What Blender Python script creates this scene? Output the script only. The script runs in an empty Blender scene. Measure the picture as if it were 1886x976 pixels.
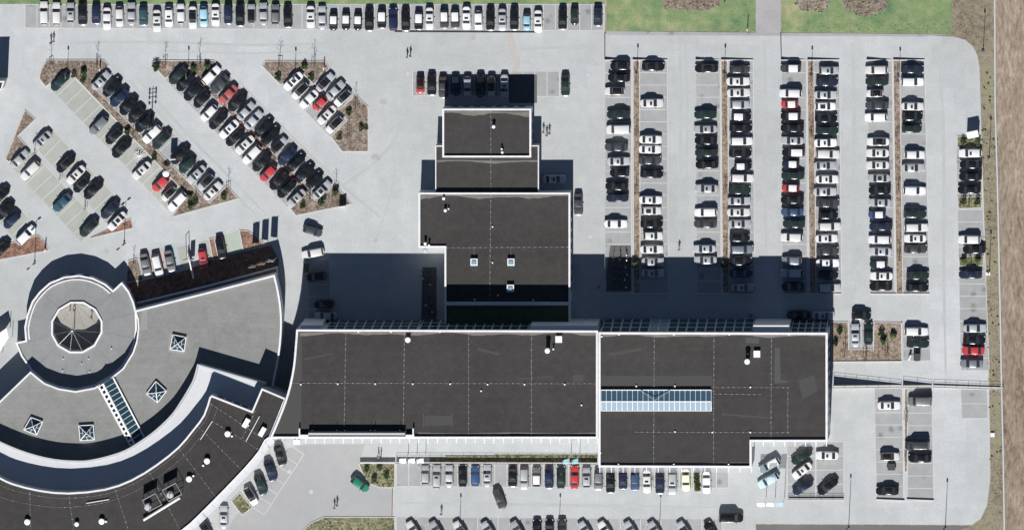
import bpy, bmesh, math, random
from mathutils import Vector, Matrix
random.seed(7)
R = math.radians
S = bpy.context.scene
COL = S.collection
# ------------------------------------------------------------------ camera, sky, sun, exposure
MPP = 0.108                      # metres of ground per photograph pixel
CAM = Vector((185.0, 340.0, 3000.0))
SUN_DIR = Vector((0.055, 1.07, -1.0)).normalized()
cam_d = bpy.data.cameras.new('camera'); cam = bpy.data.objects.new('camera', cam_d); COL.objects.link(cam)
fw = (-CAM).normalized()
right = fw.cross(Vector((0, 1, 0))).normalized()
right = Vector((1, 0, 0)) - fw * fw.x; right.normalize()
upv = right.cross(fw).normalized()
cam.matrix_world = Matrix(((right.x, upv.x, -fw.x, CAM.x), (right.y, upv.y, -fw.y, CAM.y), (right.z, upv.z, -fw.z, CAM.z), (0, 0, 0, 1)))
cam_d.sensor_width = 36.0
cam_d.lens = 36.0 * CAM.length / (1886 * MPP)
cam_d.clip_start = 10; cam_d.clip_end = 20000
S.camera = cam
W = bpy.data.worlds.new('World'); S.world = W; W.use_nodes = True
nt = W.node_tree; bg = nt.nodes['Background']
sky = nt.nodes.new('ShaderNodeTexSky'); sky.sky_type = 'NISHITA'; sky.sun_disc = False
sky.sun_elevation = math.asin(-SUN_DIR.z); sky.sun_rotation = R(183)
sky.air_density = 0.75; sky.dust_density = 0.15; sky.ozone_density = 0.0; sky.altitude = 3000
nt.links.new(sky.outputs[0], bg.inputs[0]); bg.inputs[1].default_value = 0.057
sl = bpy.data.lights.new('sun', 'SUN'); sl.energy = 5.0; sl.angle = R(0.5); sl.color = (1.0, 0.972, 0.935)
so = bpy.data.objects.new('sun', sl); COL.objects.link(so); so.rotation_euler = SUN_DIR.to_track_quat('-Z', 'Y').to_euler()
so.location = (0, -100, 200)
S.view_settings.view_transform = 'Standard'; S.view_settings.look = 'None'
S.view_settings.exposure = 0.35; S.view_settings.gamma = 1.0

def P(px, py, h=0.0):
    """world point at height h seen at photograph pixel (px, py)"""
    d = fw * CAM.length + right * ((px - 943) * MPP) + upv * ((488 - py) * MPP)
    t = (h - CAM.z) / d.z
    return CAM + d * t

# ------------------------------------------------------------------ materials
MATS = {}
def nodes_of(m):
    m.use_nodes = True
    return m.node_tree, m.node_tree.nodes['Principled BSDF']
def mat(name, col, rough=0.6, metal=0.0, coat=0.0, spec=0.5, trans=0.0):
    if name in MATS: return MATS[name]
    m = bpy.data.materials.new(name); t, b = nodes_of(m)
    b.inputs['Base Color'].default_value = (*col, 1); b.inputs['Roughness'].default_value = rough
    b.inputs['Metallic'].default_value = metal; b.inputs['Coat Weight'].default_value = coat
    b.inputs['Coat Roughness'].default_value = 0.05
    b.inputs['Specular IOR Level'].default_value = spec; b.inputs['Transmission Weight'].default_value = trans
    MATS[name] = m; return m
def nmat(name, stops, layers, rough=0.85, bump=0.0, brick=None, spec=0.3, stretch=None, spots=None):
    """procedural: a sum of noise layers (scale per metre, weight, detail) through a colour ramp; brick = (w, h, mortar colour factor) for sheets"""
    m = bpy.data.materials.new(name); t, b = nodes_of(m); N = t.nodes; L = t.links
    g = N.new('ShaderNodeNewGeometry')
    acc = None; pos = g.outputs['Position']
    if stretch:
        vm = N.new('ShaderNodeVectorMath'); vm.operation = 'MULTIPLY'; vm.inputs[1].default_value = stretch; L.new(pos, vm.inputs[0]); pos = vm.outputs[0]
    for sc, wt, det in layers:
        n = N.new('ShaderNodeTexNoise'); n.inputs['Scale'].default_value = sc; n.inputs['Detail'].default_value = det
        n.inputs['Roughness'].default_value = 0.6
        L.new(pos, n.inputs['Vector'])
        ml = N.new('ShaderNodeMath'); ml.operation = 'MULTIPLY_ADD'; ml.inputs[1].default_value = wt
        L.new(n.outputs['Fac'], ml.inputs[0])
        if acc is None: ml.inputs[2].default_value = 0.5 - 0.5 * sum(l[1] for l in layers)
        else: L.new(acc, ml.inputs[2])
        acc = ml.outputs[0]
    r = N.new('ShaderNodeValToRGB'); L.new(acc, r.inputs['Fac'])
    e = r.color_ramp.elements
    e[0].position, e[0].color = stops[0][0], (*stops[0][1], 1)
    e[1].position, e[1].color = stops[-1][0], (*stops[-1][1], 1)
    for p, c in stops[1:-1]:
        x = e.new(p); x.color = (*c, 1)
    out = r.outputs[0]
    if brick:
        bw, bh, f = brick
        bt = N.new('ShaderNodeTexBrick'); bt.inputs['Scale'].default_value = 1.0
        bt.inputs['Brick Width'].default_value = bw; bt.inputs['Row Height'].default_value = bh
        bt.inputs['Mortar Size'].default_value = 0.03; bt.inputs['Mortar Smooth'].default_value = 0.4
        bt.inputs['Color1'].default_value = (1, 1, 1, 1); bt.inputs['Color2'].default_value = (.93, .93, .93, 1); bt.inputs['Mortar'].default_value = (f, f, f, 1)
        L.new(g.outputs['Position'], bt.inputs['Vector'])
        mx = N.new('ShaderNodeMix'); mx.data_type = 'RGBA'; mx.blend_type = 'MULTIPLY'; mx.inputs['Factor'].default_value = 1
        L.new(out, mx.inputs['A']); L.new(bt.outputs['Color'], mx.inputs['B']); out = mx.outputs['Result']
    if spots:      # scattered drips: (cells per metre, radius in cells, darkening)
        vo = N.new('ShaderNodeTexVoronoi'); vo.inputs['Scale'].default_value = spots[0]; vo.inputs['Randomness'].default_value = 1
        nz = N.new('ShaderNodeTexNoise'); nz.inputs['Scale'].default_value = 2.2; nz.inputs['Detail'].default_value = 3; L.new(g.outputs['Position'], nz.inputs['Vector'])
        wv = N.new('ShaderNodeVectorMath'); wv.operation = 'MULTIPLY_ADD'; wv.inputs[1].default_value = (.9, .9, 0); L.new(nz.outputs['Color'], wv.inputs[0]); L.new(g.outputs['Position'], wv.inputs[2]); L.new(wv.outputs[0], vo.inputs['Vector'])
        mr = N.new('ShaderNodeMapRange'); mr.inputs['From Min'].default_value = spots[1] * .35; mr.inputs['From Max'].default_value = spots[1]; mr.inputs['To Min'].default_value = spots[2]; mr.inputs['To Max'].default_value = 1
        L.new(vo.outputs['Distance'], mr.inputs['Value'])
        sx = N.new('ShaderNodeMix'); sx.data_type = 'RGBA'; sx.blend_type = 'MULTIPLY'; sx.inputs['Factor'].default_value = 1
        L.new(out, sx.inputs['A']); L.new(mr.outputs[0], sx.inputs['B']); out = sx.outputs['Result']
    L.new(out, b.inputs['Base Color'])
    b.inputs['Roughness'].default_value = rough; b.inputs['Specular IOR Level'].default_value = spec
    if bump:
        bp = N.new('ShaderNodeBump'); bp.inputs['Strength'].default_value = bump; bp.inputs['Distance'].default_value = 0.12
        L.new(acc, bp.inputs['Height']); L.new(bp.outputs[0], b.inputs['Normal'])
    MATS[name] = m; return m

def g3(v, t=(1, 1, 1)): return (v * t[0], v * t[1], v * t[2])
COOL = (.975, 1.0, 1.015)
M_PAVE = nmat('concrete_paving', [(.24, (.325, .343, .338)), (.42, (.385, .401, .400)), (.58, (.43, .446, .452)), (.78, (.505, .521, .536))], [(.016, .75, 2), (.4, .4, 4), (3, .55, 4)], bump=.05, spots=(.075, .055, .84), brick=(4.4, 4.4, .97))
M_BAY = nmat('bay_paving', [(.2, g3(.24, COOL)), (.5, g3(.305, COOL)), (.8, g3(.37, COOL))], [(.05, .5, 3), (.6, .5, 4), (4, .6, 3)], bump=.05, spots=(.33, .26, .62))
M_BAYD = nmat('green_grey_bay_paving', [(.2, (.265, .28, .25)), (.5, (.325, .34, .31)), (.8, (.38, .39, .36))], [(.05, .5, 3), (.6, .6, 4), (4, .6, 3)], bump=.05)
M_DRIVE = nmat('worn_asphalt', [(.2, (.275, .28, .285)), (.5, (.325, .328, .332)), (.8, (.375, .378, .38))], [(.04, .6, 3), (.5, .4, 4), (4, .5, 3)], bump=.05, spots=(.14, .09, .8))
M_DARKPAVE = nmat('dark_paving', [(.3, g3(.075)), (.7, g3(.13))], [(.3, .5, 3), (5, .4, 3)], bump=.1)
M_ROAD = nmat('road_asphalt', [(.25, g3(.10)), (.75, g3(.17))], [(.1, .5, 3), (6, .4, 3)])
M_LINE = nmat('pale_stone_line', [(.2, g3(.42)), (.8, g3(.56))], [(2, .6, 3)])
M_KERB = nmat('kerb_stone', [(.2, g3(.42, (1.03, 1, .96))), (.8, g3(.58, (1.03, 1, .96)))], [(1.2, .6, 3)])
M_MULCH = nmat('bark_mulch', [(.15, (.055, .035, .025)), (.42, (.155, .12, .094)), (.62, (.245, .202, .168)), (.85, (.39, .345, .30))], [(.12, .45, 3), (.9, .9, 4), (2.6, 1.2, 4)], bump=.8)
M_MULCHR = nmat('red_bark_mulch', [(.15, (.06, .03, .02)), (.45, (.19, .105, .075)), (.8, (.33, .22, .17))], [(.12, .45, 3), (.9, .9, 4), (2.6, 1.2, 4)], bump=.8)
M_STRIP = nmat('dry_planting_soil', [(.15, (.07, .05, .035)), (.45, (.21, .165, .125)), (.8, (.36, .30, .25))], [(.12, .45, 3), (.9, .9, 4), (2.6, 1.2, 4)], bump=.7)
M_BEDG = nmat('overgrown_soil', [(.15, (.04, .045, .02)), (.42, (.12, .12, .065)), (.62, (.225, .215, .135)), (.85, (.34, .325, .235))], [(.12, .45, 3), (.9, .9, 4), (2.6, 1.2, 4)], bump=.8)
M_LAWN = nmat('spring_lawn', [(.25, (.075, .145, .075)), (.42, (.135, .205, .095)), (.57, (.195, .245, .115)), (.75, (.31, .30, .17))], [(.10, .9, 4), (.5, .7, 5), (3, .5, 3)], bump=.3)
M_VERGE = nmat('rough_verge', [(.15, (.075, .06, .04)), (.42, (.185, .155, .115)), (.58, (.245, .215, .155)), (.74, (.20, .225, .105)), (.9, (.26, .27, .15))], [(.06, .7, 3), (.9, .8, 5), (3, .9, 4)], bump=.6)
M_DIRT = nmat('churned_earth', [(.12, (.10, .07, .05)), (.40, (.21, .165, .125)), (.62, (.285, .232, .182)), (.9, (.43, .375, .31))], [(.05, .7, 4), (.5, .9, 6), (2.0, .8, 4)], bump=1.0, stretch=(1.0, .28, 1))
M_PATH = nmat('tar_path', [(.25, (.25, .24, .25)), (.75, (.40, .39, .40))], [(.2, .5, 4), (3, .5, 4)])
M_ROOFD = nmat('dark_bitumen_roof', [(.15, (.028, .026, .0255)), (.5, (.046, .0435, .042)), (.85, (.066, .063, .061))], [(.05, .5, 3), (.7, .5, 4), (3.2, .55, 3)], rough=.9, bump=.05, brick=(60, 1.05, .90), spec=.2)
M_ROOFG = nmat('grey_mineral_roof', [(.15, (.158, .16, .152)), (.5, (.212, .217, .21)), (.85, (.265, .268, .258))], [(.05, .7, 3), (.5, .6, 4), (2.6, .6, 3)], rough=.9, bump=.05, brick=(5.5, 1.0, .86), spec=.2)
M_ROOFP = nmat('grey_panel_roof', [(.15, (.17, .173, .173)), (.5, (.217, .222, .225)), (.85, (.262, .267, .267))], [(.05, .7, 3), (.5, .6, 4), (2.6, .6, 3)], rough=.85, bump=.04, spec=.2)
M_GRAVEL = nmat('pale_roof_gravel', [(.2, (.10, .093, .085)), (.6, (.17, .16, .145)), (.85, (.25, .235, .215))], [(.5, .6, 4), (6, .5, 3)], bump=.2)
M_SEDUM = nmat('sedum_roof', [(.2, (.03, .04, .02)), (.6, (.07, .085, .04)), (.85, (.13, .13, .07))], [(.3, .5, 4), (3, .5, 4)], bump=.5)
M_DECK = nmat('pale_membrane_roof', [(.2, g3(.46, (.98, 1, 1.04))), (.8, g3(.60, (.98, 1, 1.04)))], [(.15, .5, 4), (1.5, .4, 4)])
M_COPE = nmat('white_coping', [(.15, (.50, .50, .505)), (.45, (.66, .66, .67)), (.85, (.76, .76, .775))], [(.25, .5, 3), (1.3, .8, 4)], rough=.5)
M_FOOT = mat('concrete_foot', (.30, .30, .30), .8)
M_COPEG = mat('grey_coping', (.42, .44, .45), .5)
M_WALL = nmat('pale_render_wall', [(.2, g3(.42, (.97, 1, 1.03))), (.8, g3(.52, (.97, 1, 1.03)))], [(.2, .5, 4), (2, .4, 3)])
M_WALLW = mat('white_panel_wall', (.66, .67, .69), .5)
M_FRAME = mat('pale_aluminium', (.55, .57, .58), .4, .3)
M_WHITE = mat('white_paint', (.80, .80, .80), .45)
M_GLASS = mat('dark_glazing', (.012, .02, .026), .08, 0, 0, .6)
M_GLASSB = mat('blue_glazing', (.045, .10, .15), .10, 0, 0, .7)
M_GLASSP = mat('pale_blue_glazing', (.20, .295, .36), .45, 0, 0, .12)
M_GLASST = mat('teal_glazing', (.02, .055, .075), .08, 0, 0, .6)
M_STEEL = mat('galvanised_steel', (.42, .43, .44), .45, .6)
M_DSTEEL = mat('dark_steel', (.05, .05, .055), .5, .3)
M_WOOD = nmat('stake_wood', [(.2, (.13, .06, .035)), (.8, (.24, .13, .08))], [(4, .6, 3)])
M_BARK = nmat('bark', [(.2, (.05, .035, .028)), (.8, (.12, .09, .07))], [(6, .7, 4)], bump=.3)
M_LEAF = mat('evergreen_leaf', (.045, .085, .025), .6)
M_LEAF2 = mat('olive_leaf', (.10, .125, .045), .65)
M_DRYG = mat('dry_grass', (.17, .19, .09), .8)
M_GTUFT = mat('lawn_tuft', (.15, .19, .095), .8)
M_TWIG = mat('dry_twig', (.10, .07, .05), .8)
M_TYRE = mat('tyre_rubber', (.015, .015, .015), .85)
M_RIM = mat('alloy_rim', (.5, .5, .52), .35, .8)
M_CGLASS = mat('car_glass', (.028, .033, .037), .09, 0, 0, .9)
M_HEAD = mat('headlamp_glass', (.6, .62, .64), .12)
M_TAIL = mat('tail_lamp_red', (.35, .02, .02), .25)
M_PLASTIC = mat('black_plastic', (.02, .02, .02), .6)

# ------------------------------------------------------------------ mesh helpers
def link(o): COL.objects.link(o); return o
def mesh(name, vs, fs, ms, mi=None, smooth=None):
    me = bpy.data.meshes.new(name); me.from_pydata([tuple(v) for v in vs], [], fs)
    for m in (ms if isinstance(ms, (list, tuple)) else [ms]): me.materials.append(m)
    if mi:
        me.polygons.foreach_set('material_index', mi)
    if smooth is not None:
        me.polygons.foreach_set('use_smooth', [True] * len(me.polygons))
        me.set_sharp_from_angle(angle=R(smooth))
    me.update(); return me
def ob(name, me, parent=None, loc=(0, 0, 0), rz=0.0, sc=None):
    o = bpy.data.objects.new(name, me); link(o); o.parent = parent
    o.location = loc; o.rotation_euler = (0, 0, rz)
    if sc: o.scale = sc
    return o
def tag(o, label=None, cat=None, group=None, kind=None):
    if label: o['label'] = label
    if cat: o['category'] = cat
    if group: o['group'] = group
    if kind: o['kind'] = kind
    return o
def empty(name, loc, label, cat, group=None, rz=0.0):
    o = bpy.data.objects.new(name, None); link(o); o.location = loc; o.rotation_euler = (0, 0, rz); o.empty_display_size = .3
    return tag(o, label, cat, group)
def struct(name, me, loc=(0, 0, 0)):
    return tag(ob(name, me, None, loc), kind='structure')
def part(name, root, geo, ms, parent=None, smooth=None, kind=None, label=None):
    """geo in world coordinates; child of root (or of a part of root that sits at the root's origin)"""
    vs, fs = geo; off = Vector(root.location)
    o = ob(name, mesh(name, [Vector(v) - off for v in vs], fs, ms, None, smooth), parent or root)
    if kind: o['kind'] = kind
    if label: o['label'] = label
    return o
def join(*geos):
    V, F = [], []
    for vs, fs in geos:
        n = len(V); V += list(vs); F += [tuple(i + n for i in f) for f in fs]
    return V, F
def area(p): return sum(p[i][0] * p[(i + 1) % len(p)][1] - p[(i + 1) % len(p)][0] * p[i][1] for i in range(len(p))) / 2
def ccw(p): return list(p) if area(p) > 0 else list(reversed(p))
def inset(p, d):
    """offset a counter-clockwise outline inwards by d (d may be a list per edge)"""
    n = len(p); out = []
    for i in range(n):
        a, b, c = Vector(p[i - 1][:2]), Vector(p[i][:2]), Vector(p[(i + 1) % n][:2])
        e1 = (b - a).normalized(); e2 = (c - b).normalized()
        n1 = Vector((-e1.y, e1.x)); n2 = Vector((-e2.y, e2.x))
        k = 1 + n1.dot(n2)
        out.append(b + (n1 + n2) * (d / max(k, .35)))
    return out
def flat(poly, z):
    return [Vector((q[0], q[1], z)) for q in poly], [tuple(range(len(poly)))]
def sides(poly, z0, z1):
    n = len(poly)
    return [Vector((q[0], q[1], z0)) for q in poly] + [Vector((q[0], q[1], z1)) for q in poly], [(i, (i + 1) % n, n + (i + 1) % n, n + i) for i in range(n)]
def prism(poly, z0, z1):
    poly = ccw(poly); n = len(poly); vs, fs = sides(poly, z0, z1)
    return vs, fs + [tuple(range(n, 2 * n)), tuple(reversed(range(n)))]
def ring(poly, w, z0, z1, out=0.0):
    """closed band: outline grown by out, inner edge w further in"""
    poly = ccw(poly); a = inset(poly, -out) if out else [Vector(q[:2]) for q in poly]; b = inset(poly, w - out); n = len(poly)
    V = [Vector((q[0], q[1], z)) for q, z in [(q, z0) for q in a] + [(q, z1) for q in a] + [(q, z1) for q in b] + [(q, z0) for q in b]]
    F = []
    for i in range(n):
        j = (i + 1) % n
        for k in range(4):
            F.append((k * n + i, k * n + j, ((k + 1) % 4) * n + j, ((k + 1) % 4) * n + i))
    return V, F
def box(cx, cy, z0, lx, ly, lz, rz=0.0, tx=1.0, ty=1.0):
    c, s = math.cos(rz), math.sin(rz); V = []
    for z, ax, ay in ((z0, 1, 1), (z0 + lz, tx, ty)):
        for sx, sy in ((-1, -1), (1, -1), (1, 1), (-1, 1)):
            x, y = sx * lx / 2 * ax, sy * ly / 2 * ay
            V.append(Vector((cx + x * c - y * s, cy + x * s + y * c, z)))
    return V, [(3, 2, 1, 0), (4, 5, 6, 7), (0, 1, 5, 4), (1, 2, 6, 5), (2, 3, 7, 6), (3, 0, 4, 7)]
def tube(a, b, r0, r1=None, n=6):
    a, b = Vector(a), Vector(b); r1 = r0 if r1 is None else r1
    d = (b - a).normalized(); u = d.orthogonal().normalized(); w = d.cross(u); V = []
    for p, r in ((a, r0), (b, r1)):
        for i in range(n):
            t = 2 * math.pi * i / n; V.append(p + (u * math.cos(t) + w * math.sin(t)) * r)
    return V, [(i, (i + 1) % n, n + (i + 1) % n, n + i) for i in range(n)] + [tuple(range(n, 2 * n)), tuple(reversed(range(n)))]
def lathe(c, prof, n=12):
    V = []; F = []
    for r, z in prof:
        for i in range(n):
            t = 2 * math.pi * i / n; V.append(Vector((c[0] + r * math.cos(t), c[1] + r * math.sin(t), c[2] + z)))
    for k in range(len(prof) - 1):
        for i in range(n):
            j = (i + 1) % n; F.append((k * n + i, k * n + j, (k + 1) * n + j, (k + 1) * n + i))
    F.append(tuple(range((len(prof) - 1) * n, len(prof) * n))); F.append(tuple(reversed(range(n))))
    return V, F
def IMG(pts, h=0.0): return ccw([P(x, y, h) for x, y in pts])
def densify(pts, k=3):
    """Catmull-Rom through open control points"""
    out = []
    for i in range(len(pts) - 1):
        p0 = pts[max(i - 1, 0)]; p1 = pts[i]; p2 = pts[i + 1]; p3 = pts[min(i + 2, len(pts) - 1)]
        for s in range(k):
            t = s / k
            out.append(tuple(.5 * ((2 * p1[a]) + (-p0[a] + p2[a]) * t + (2 * p0[a] - 5 * p1[a] + 4 * p2[a] - p3[a]) * t * t + (-p0[a] + 3 * p1[a] - 3 * p2[a] + p3[a]) * t ** 3) for a in (0, 1)))
    out.append(pts[-1]); return out

# ------------------------------------------------------------------ the setting: ground sheets
struct('ground', mesh('ground', [(-2500, -2500, -.03), (2500, -2500, -.03), (2500, 2500, -.03), (-2500, 2500, -.03)], [(0, 1, 2, 3)], M_DIRT))
def sheet(name, pts, z, m): return struct(name, mesh(name, *flat(IMG(pts), z), m))
PAVE = [(-400, 8), (1114, 8), (1114, 62), (1700, 66), (1757, 68), (1778, 74), (1792, 86), (1800, 102), (1804, 124), (1814, 440), (1822, 720), (1824, 880), (1818, 930), (1806, 955), (1790, 966), (1790, 968), (-400, 1300)]
PAVE = PAVE[:-2] + [(1392, 964), (1392, 1300), (-400, 1300)]
sheet('pavement', PAVE, 0.0, M_PAVE)
sheet('verge', [(-400, -300), (1114, -300), (1114, 8), (-400, 8)], -.015, M_LAWN)
sheet('lawn', [(1117, -300), (1392, -300), (1392, 58), (1117, 58)], .02, M_LAWN)
sheet('lawn', [(1440, -300), (1755, -300), (1752, 63), (1440, 60)], .02, M_LAWN)
sheet('path', [(1392, -300), (1440, -300), (1438, 61), (1392, 61)], .008, M_PATH)
sheet('gutter_strip', [(1117, 58), (1752, 64), (1700, 68), (1117, 65)], .010, M_BAY)
SOIL = []
for pts in ([(1208, -60), (1335, -60), (1330, 4), (1318, 14), (1290, 20), (1240, 16), (1222, 10)], [(1462, -60), (1530, -60), (1528, 6), (1510, 20), (1490, 22), (1470, 12)], [(1540, -60), (1640, -60), (1634, 10), (1618, 24), (1590, 30), (1568, 22), (1552, 8)]):
    sheet('bare_soil', [(x + random.uniform(-1.8, 1.8), y + random.uniform(-1.8, 1.8)) for x, y in densify(pts + [pts[0]], 6)[:-1]], .03, M_MULCH)
    SOIL.append(pts)
sheet('verge', [(1755, -300), (1832, -300), (1836, 240), (1842, 700), (1848, 976), (1850, 1300), (1600, 1300), (1600, 990), (1790, 966), (1806, 955), (1818, 930), (1824, 880), (1822, 720), (1814, 440), (1804, 124), (1800, 102), (1792, 86), (1778, 74), (1757, 68), (1752, 63)], -.006, M_VERGE)
sheet('road', [(1392, 966), (1788, 968), (1700, 1000), (1700, 1300), (1392, 1300)], -.004, M_ROAD)
sheet('driveway', [(500, 858), (524, 826), (562, 818), (672, 818), (662, 850), (672, 880), (700, 897), (722, 900), (722, 952), (596, 952), (570, 964), (548, 985), (470, 1100), (350, 1100), (430, 955), (470, 905)], .008, M_DRIVE)

def streak(name, pts, w, z, m, k=4):
    q = [P(x, y).to_2d() for x, y in densify(pts, k)]; V = []
    for i in range(len(q)):
        e = (q[min(i + 1, len(q) - 1)] - q[max(i - 1, 0)]).normalized(); n = Vector((-e.y, e.x)) * w * .5 * (.5 + .5 * math.sin(math.pi * min(1, .15 + .85 * i / (len(q) - 1))))
        V += [Vector((*(q[i] + n), z)), Vector((*(q[i] - n), z))]
    return tag(struct(name, mesh(name, V, [(2 * i, 2 * i + 1, 2 * i + 3, 2 * i + 2) for i in range(len(q) - 1)], m)), kind='structure')
M_TRACK = nmat('tyre_darkened_paving', [(.2, (.33, .345, .34)), (.8, (.42, .435, .43))], [(.3, .7, 4), (3, .6, 3)])
M_STAIN = nmat('stained_paving', [(.2, (.27, .275, .265)), (.8, (.40, .41, .40))], [(.5, .7, 4), (3, .6, 3)])
M_RUST = nmat('rust_washed_paving', [(.2, (.37, .34, .32)), (.8, (.43, .415, .40))], [(.3, .7, 4), (3, .6, 3)])
for i, (pts, w) in enumerate(([[(722, 270), (726, 320), (716, 370), (700, 420), (694, 445)], .22], [[(300, 94), (380, 97), (460, 99), (540, 97), (640, 104)], .28], [[(130, 80), (300, 78), (480, 84), (700, 76)], .5], [[(240, 150), (330, 250), (420, 345), (470, 395)], .6], [[(255, 148), (345, 247), (436, 340), (490, 395)], .5],
        [[(440, 150), (540, 255), (640, 350), (700, 400)], .6], [[(1252, 70), (1254, 200), (1253, 330), (1250, 455)], .7], [[(1262, 75), (1266, 210), (1264, 330), (1266, 455)], .5], [[(1408, 75), (1410, 200), (1408, 330), (1412, 470)], .7], [[(1570, 80), (1573, 200), (1572, 400), (1576, 540)], .7], [[(1730, 110), (1738, 260), (1738, 480), (1742, 690)], .7], [[(740, 925), (900, 928), (1080, 930), (1330, 934)], .6], [[(800, 100), (860, 110), (960, 92), (1100, 86)], .6], [[(600, 360), (690, 300), (740, 230), (745, 130)], .6])):
    streak('tyre_track', pts, w, .0025 + .0002 * i, M_TRACK)
for pts, w, m in (([(684, 292), (692, 288), (700, 294)], 1.0, M_STAIN), ([(868, 66), (874, 74)], .9, M_STAIN), ([(700, 186), (712, 190)], 1.1, M_STAIN), ([(694, 440), (688, 446)], .8, M_STAIN), ([(938, 62), (944, 90), (952, 118), (946, 134)], 1.6, M_RUST)):
    streak('paving_stain', pts, w, .0056, m)
# ---- parking bays: paving sheets with the pale dividing lines as parts
LINE_MESH = {}
def bays(quad, n, axis=0, m=None, lw=.13, skip=(), first=0, edge=True):
    """quad of four photo points a,b,c,d; n bays between edge a-d and edge b-c"""
    a, b, c, d = [P(x, y).to_2d() for x, y in quad]
    m = m or M_BAY
    pv = struct('bay_paving', mesh('bay_paving', *flat(ccw([a, b, c, d]), .006), m))
    def ln(p, q):
        dv = (q - p); L_ = dv.length; e = dv / L_; nn = Vector((-e.y, e.x)) * lw / 2
        me = mesh('bay_line', [Vector((*w_, .012)) for w_ in (p + nn, p - nn, q - nn, q + nn)], [(0, 1, 2, 3)], M_LINE)
        ob('bay_line', me, pv)
    for i in range(first, n + 1):
        if i in skip: continue
        t = i / n; ln(a.lerp(b, t), d.lerp(c, t))
    if edge: ln(d, c)
    return pv
bays([(46, 10), (1112, 10), (1112, 57), (46, 52)], 48)
for (xa, xb, xc, xd) in ((1115, 1163, 1163, 1115), (1179, 1229, 1231, 1180), (1282, 1326, 1328, 1284), (1342, 1387, 1390, 1343), (1440, 1485, 1487, 1442), (1499, 1546, 1550, 1502), (1598, 1643, 1648, 1603), (1658, 1703, 1712, 1662)):
    bays([(xa, 112), (xd, 540), (xc, 540), (xb, 112)], 19)
bays([(90, 160), (310, 388), (343, 357), (123, 129)], 14, m=M_BAYD)
bays([(167, 160), (384, 374), (418, 342), (201, 128)], 14)
bays([(66, 272), (204, 420), (238, 388), (98, 240)], 9, m=M_BAYD)
bays([(20, 306), (150, 446), (186, 414), (54, 274)], 9, m=M_BAYD)
bays([(-44, 366), (38, 452), (70, 420), (-10, 334)], 5, m=M_BAYD)
bays([(304, 146), (530, 382), (562, 350), (336, 114)], 15)
bays([(370, 150), (584, 370), (617, 338), (403, 118)], 14)
bays([(516, 157), (608, 252), (640, 220), (548, 125)], 6)
bays([(577, 158), (622, 204), (656, 172), (609, 126)], 3)
bays([(760, 133), (1030, 133), (1030, 178), (760, 177)], 12)
bays([(730, 853), (1342, 856), (1342, 898), (730, 895)], 27)
bays([(1762, 272), (1770, 682), (1822, 682), (1806, 272)], 18)
bays([(1770, 716), (1772, 770), (1820, 770), (1818, 716)], 2)
bays([(1611, 714), (1615, 918), (1664, 918), (1662, 714)], 9)
bays([(1673, 714), (1672, 922), (1720, 922), (1716, 714)], 9)
bays([(1450, 813), (1452, 917), (1502, 917), (1502, 813)], 4)
bays([(1504, 813), (1504, 917), (1554, 917), (1554, 813)], 4)
bays([(1563, 593), (1609, 593), (1609, 642), (1563, 642)], 2)
bays([(1663, 597), (1664, 664), (1714, 664), (1712, 597)], 3)
bays([(566, 478), (570, 592), (612, 592), (606, 478)], 5)
bays([(730, 952), (1330, 956), (1330, 1004), (730, 1004)], 16)
bays([(528, 815), (452, 925), (487, 947), (560, 836)], 6, m=M_PAVE)
def tint(n, c): return nmat(n, [(.2, c), (.8, g3(1.2, c))], [(.4, .5, 4), (5, .4, 3)])
T_PINK = tint('pink_bay_paving', (.37, .31, .305)); T_TEAL = tint('teal_bay_paving', (.30, .36, .37)); T_GRN = tint('green_bay_paving', (.31, .36, .31))
for x0, y0, x1, y1, m in ((256, 467, 277, 460, T_PINK), (277, 460, 299, 455, T_PINK), (299, 455, 321, 450, T_TEAL), (325, 456, 344, 451, M_BAYD), (366, 446, 384, 442, M_BAYD), (396, 437, 416, 432, M_BAYD), (417, 432, 440, 425, T_GRN)):
    sheet('bay_paving', [(x0, y0), (x1, y1), (x1 + 12, y1 + 50), (x0 + 12, y0 + 50)], .006, m)
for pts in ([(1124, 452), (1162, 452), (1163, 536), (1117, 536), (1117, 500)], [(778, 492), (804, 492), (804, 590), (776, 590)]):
    sheet('rack_shade_paving', pts, .016, M_DARKPAVE)  # dark sheets painting in the shade among the racked bicycles

# ---- planting beds with kerbs and loose cover
def clump_geo(n, poly, z, smin, smax):
    V, F = [], []
    xs = [q[0] for q in poly]; ys = [q[1] for q in poly]; k = 0
    pl = [(q[0], q[1]) for q in poly]
    def inside(x, y):
        c = False; j = len(pl) - 1
        for i in range(len(pl)):
            if (pl[i][1] > y) != (pl[j][1] > y) and x < (pl[j][0] - pl[i][0]) * (y - pl[i][1]) / (pl[j][1] - pl[i][1]) + pl[i][0]: c = not c
            j = i
        return c
    tries = 0
    while k < n and tries < n * 8:
        tries += 1
        x, y = random.uniform(min(xs), max(xs)), random.uniform(min(ys), max(ys))
        if not inside(x, y): continue
        k += 1; s = random.uniform(smin, smax); b = len(V); a = random.random() * 6.28
        for i in range(4):
            t = a + i * 1.571; V.append((x + s * math.cos(t), y + s * math.sin(t), z - .02))
        V.append((x + s * random.uniform(-.3, .3), y + s * random.uniform(-.3, .3), z + s * random.uniform(.6, 1.3)))
        F += [(b + i, b + (i + 1) % 4, b + 4) for i in range(4)]
    return V, F
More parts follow.
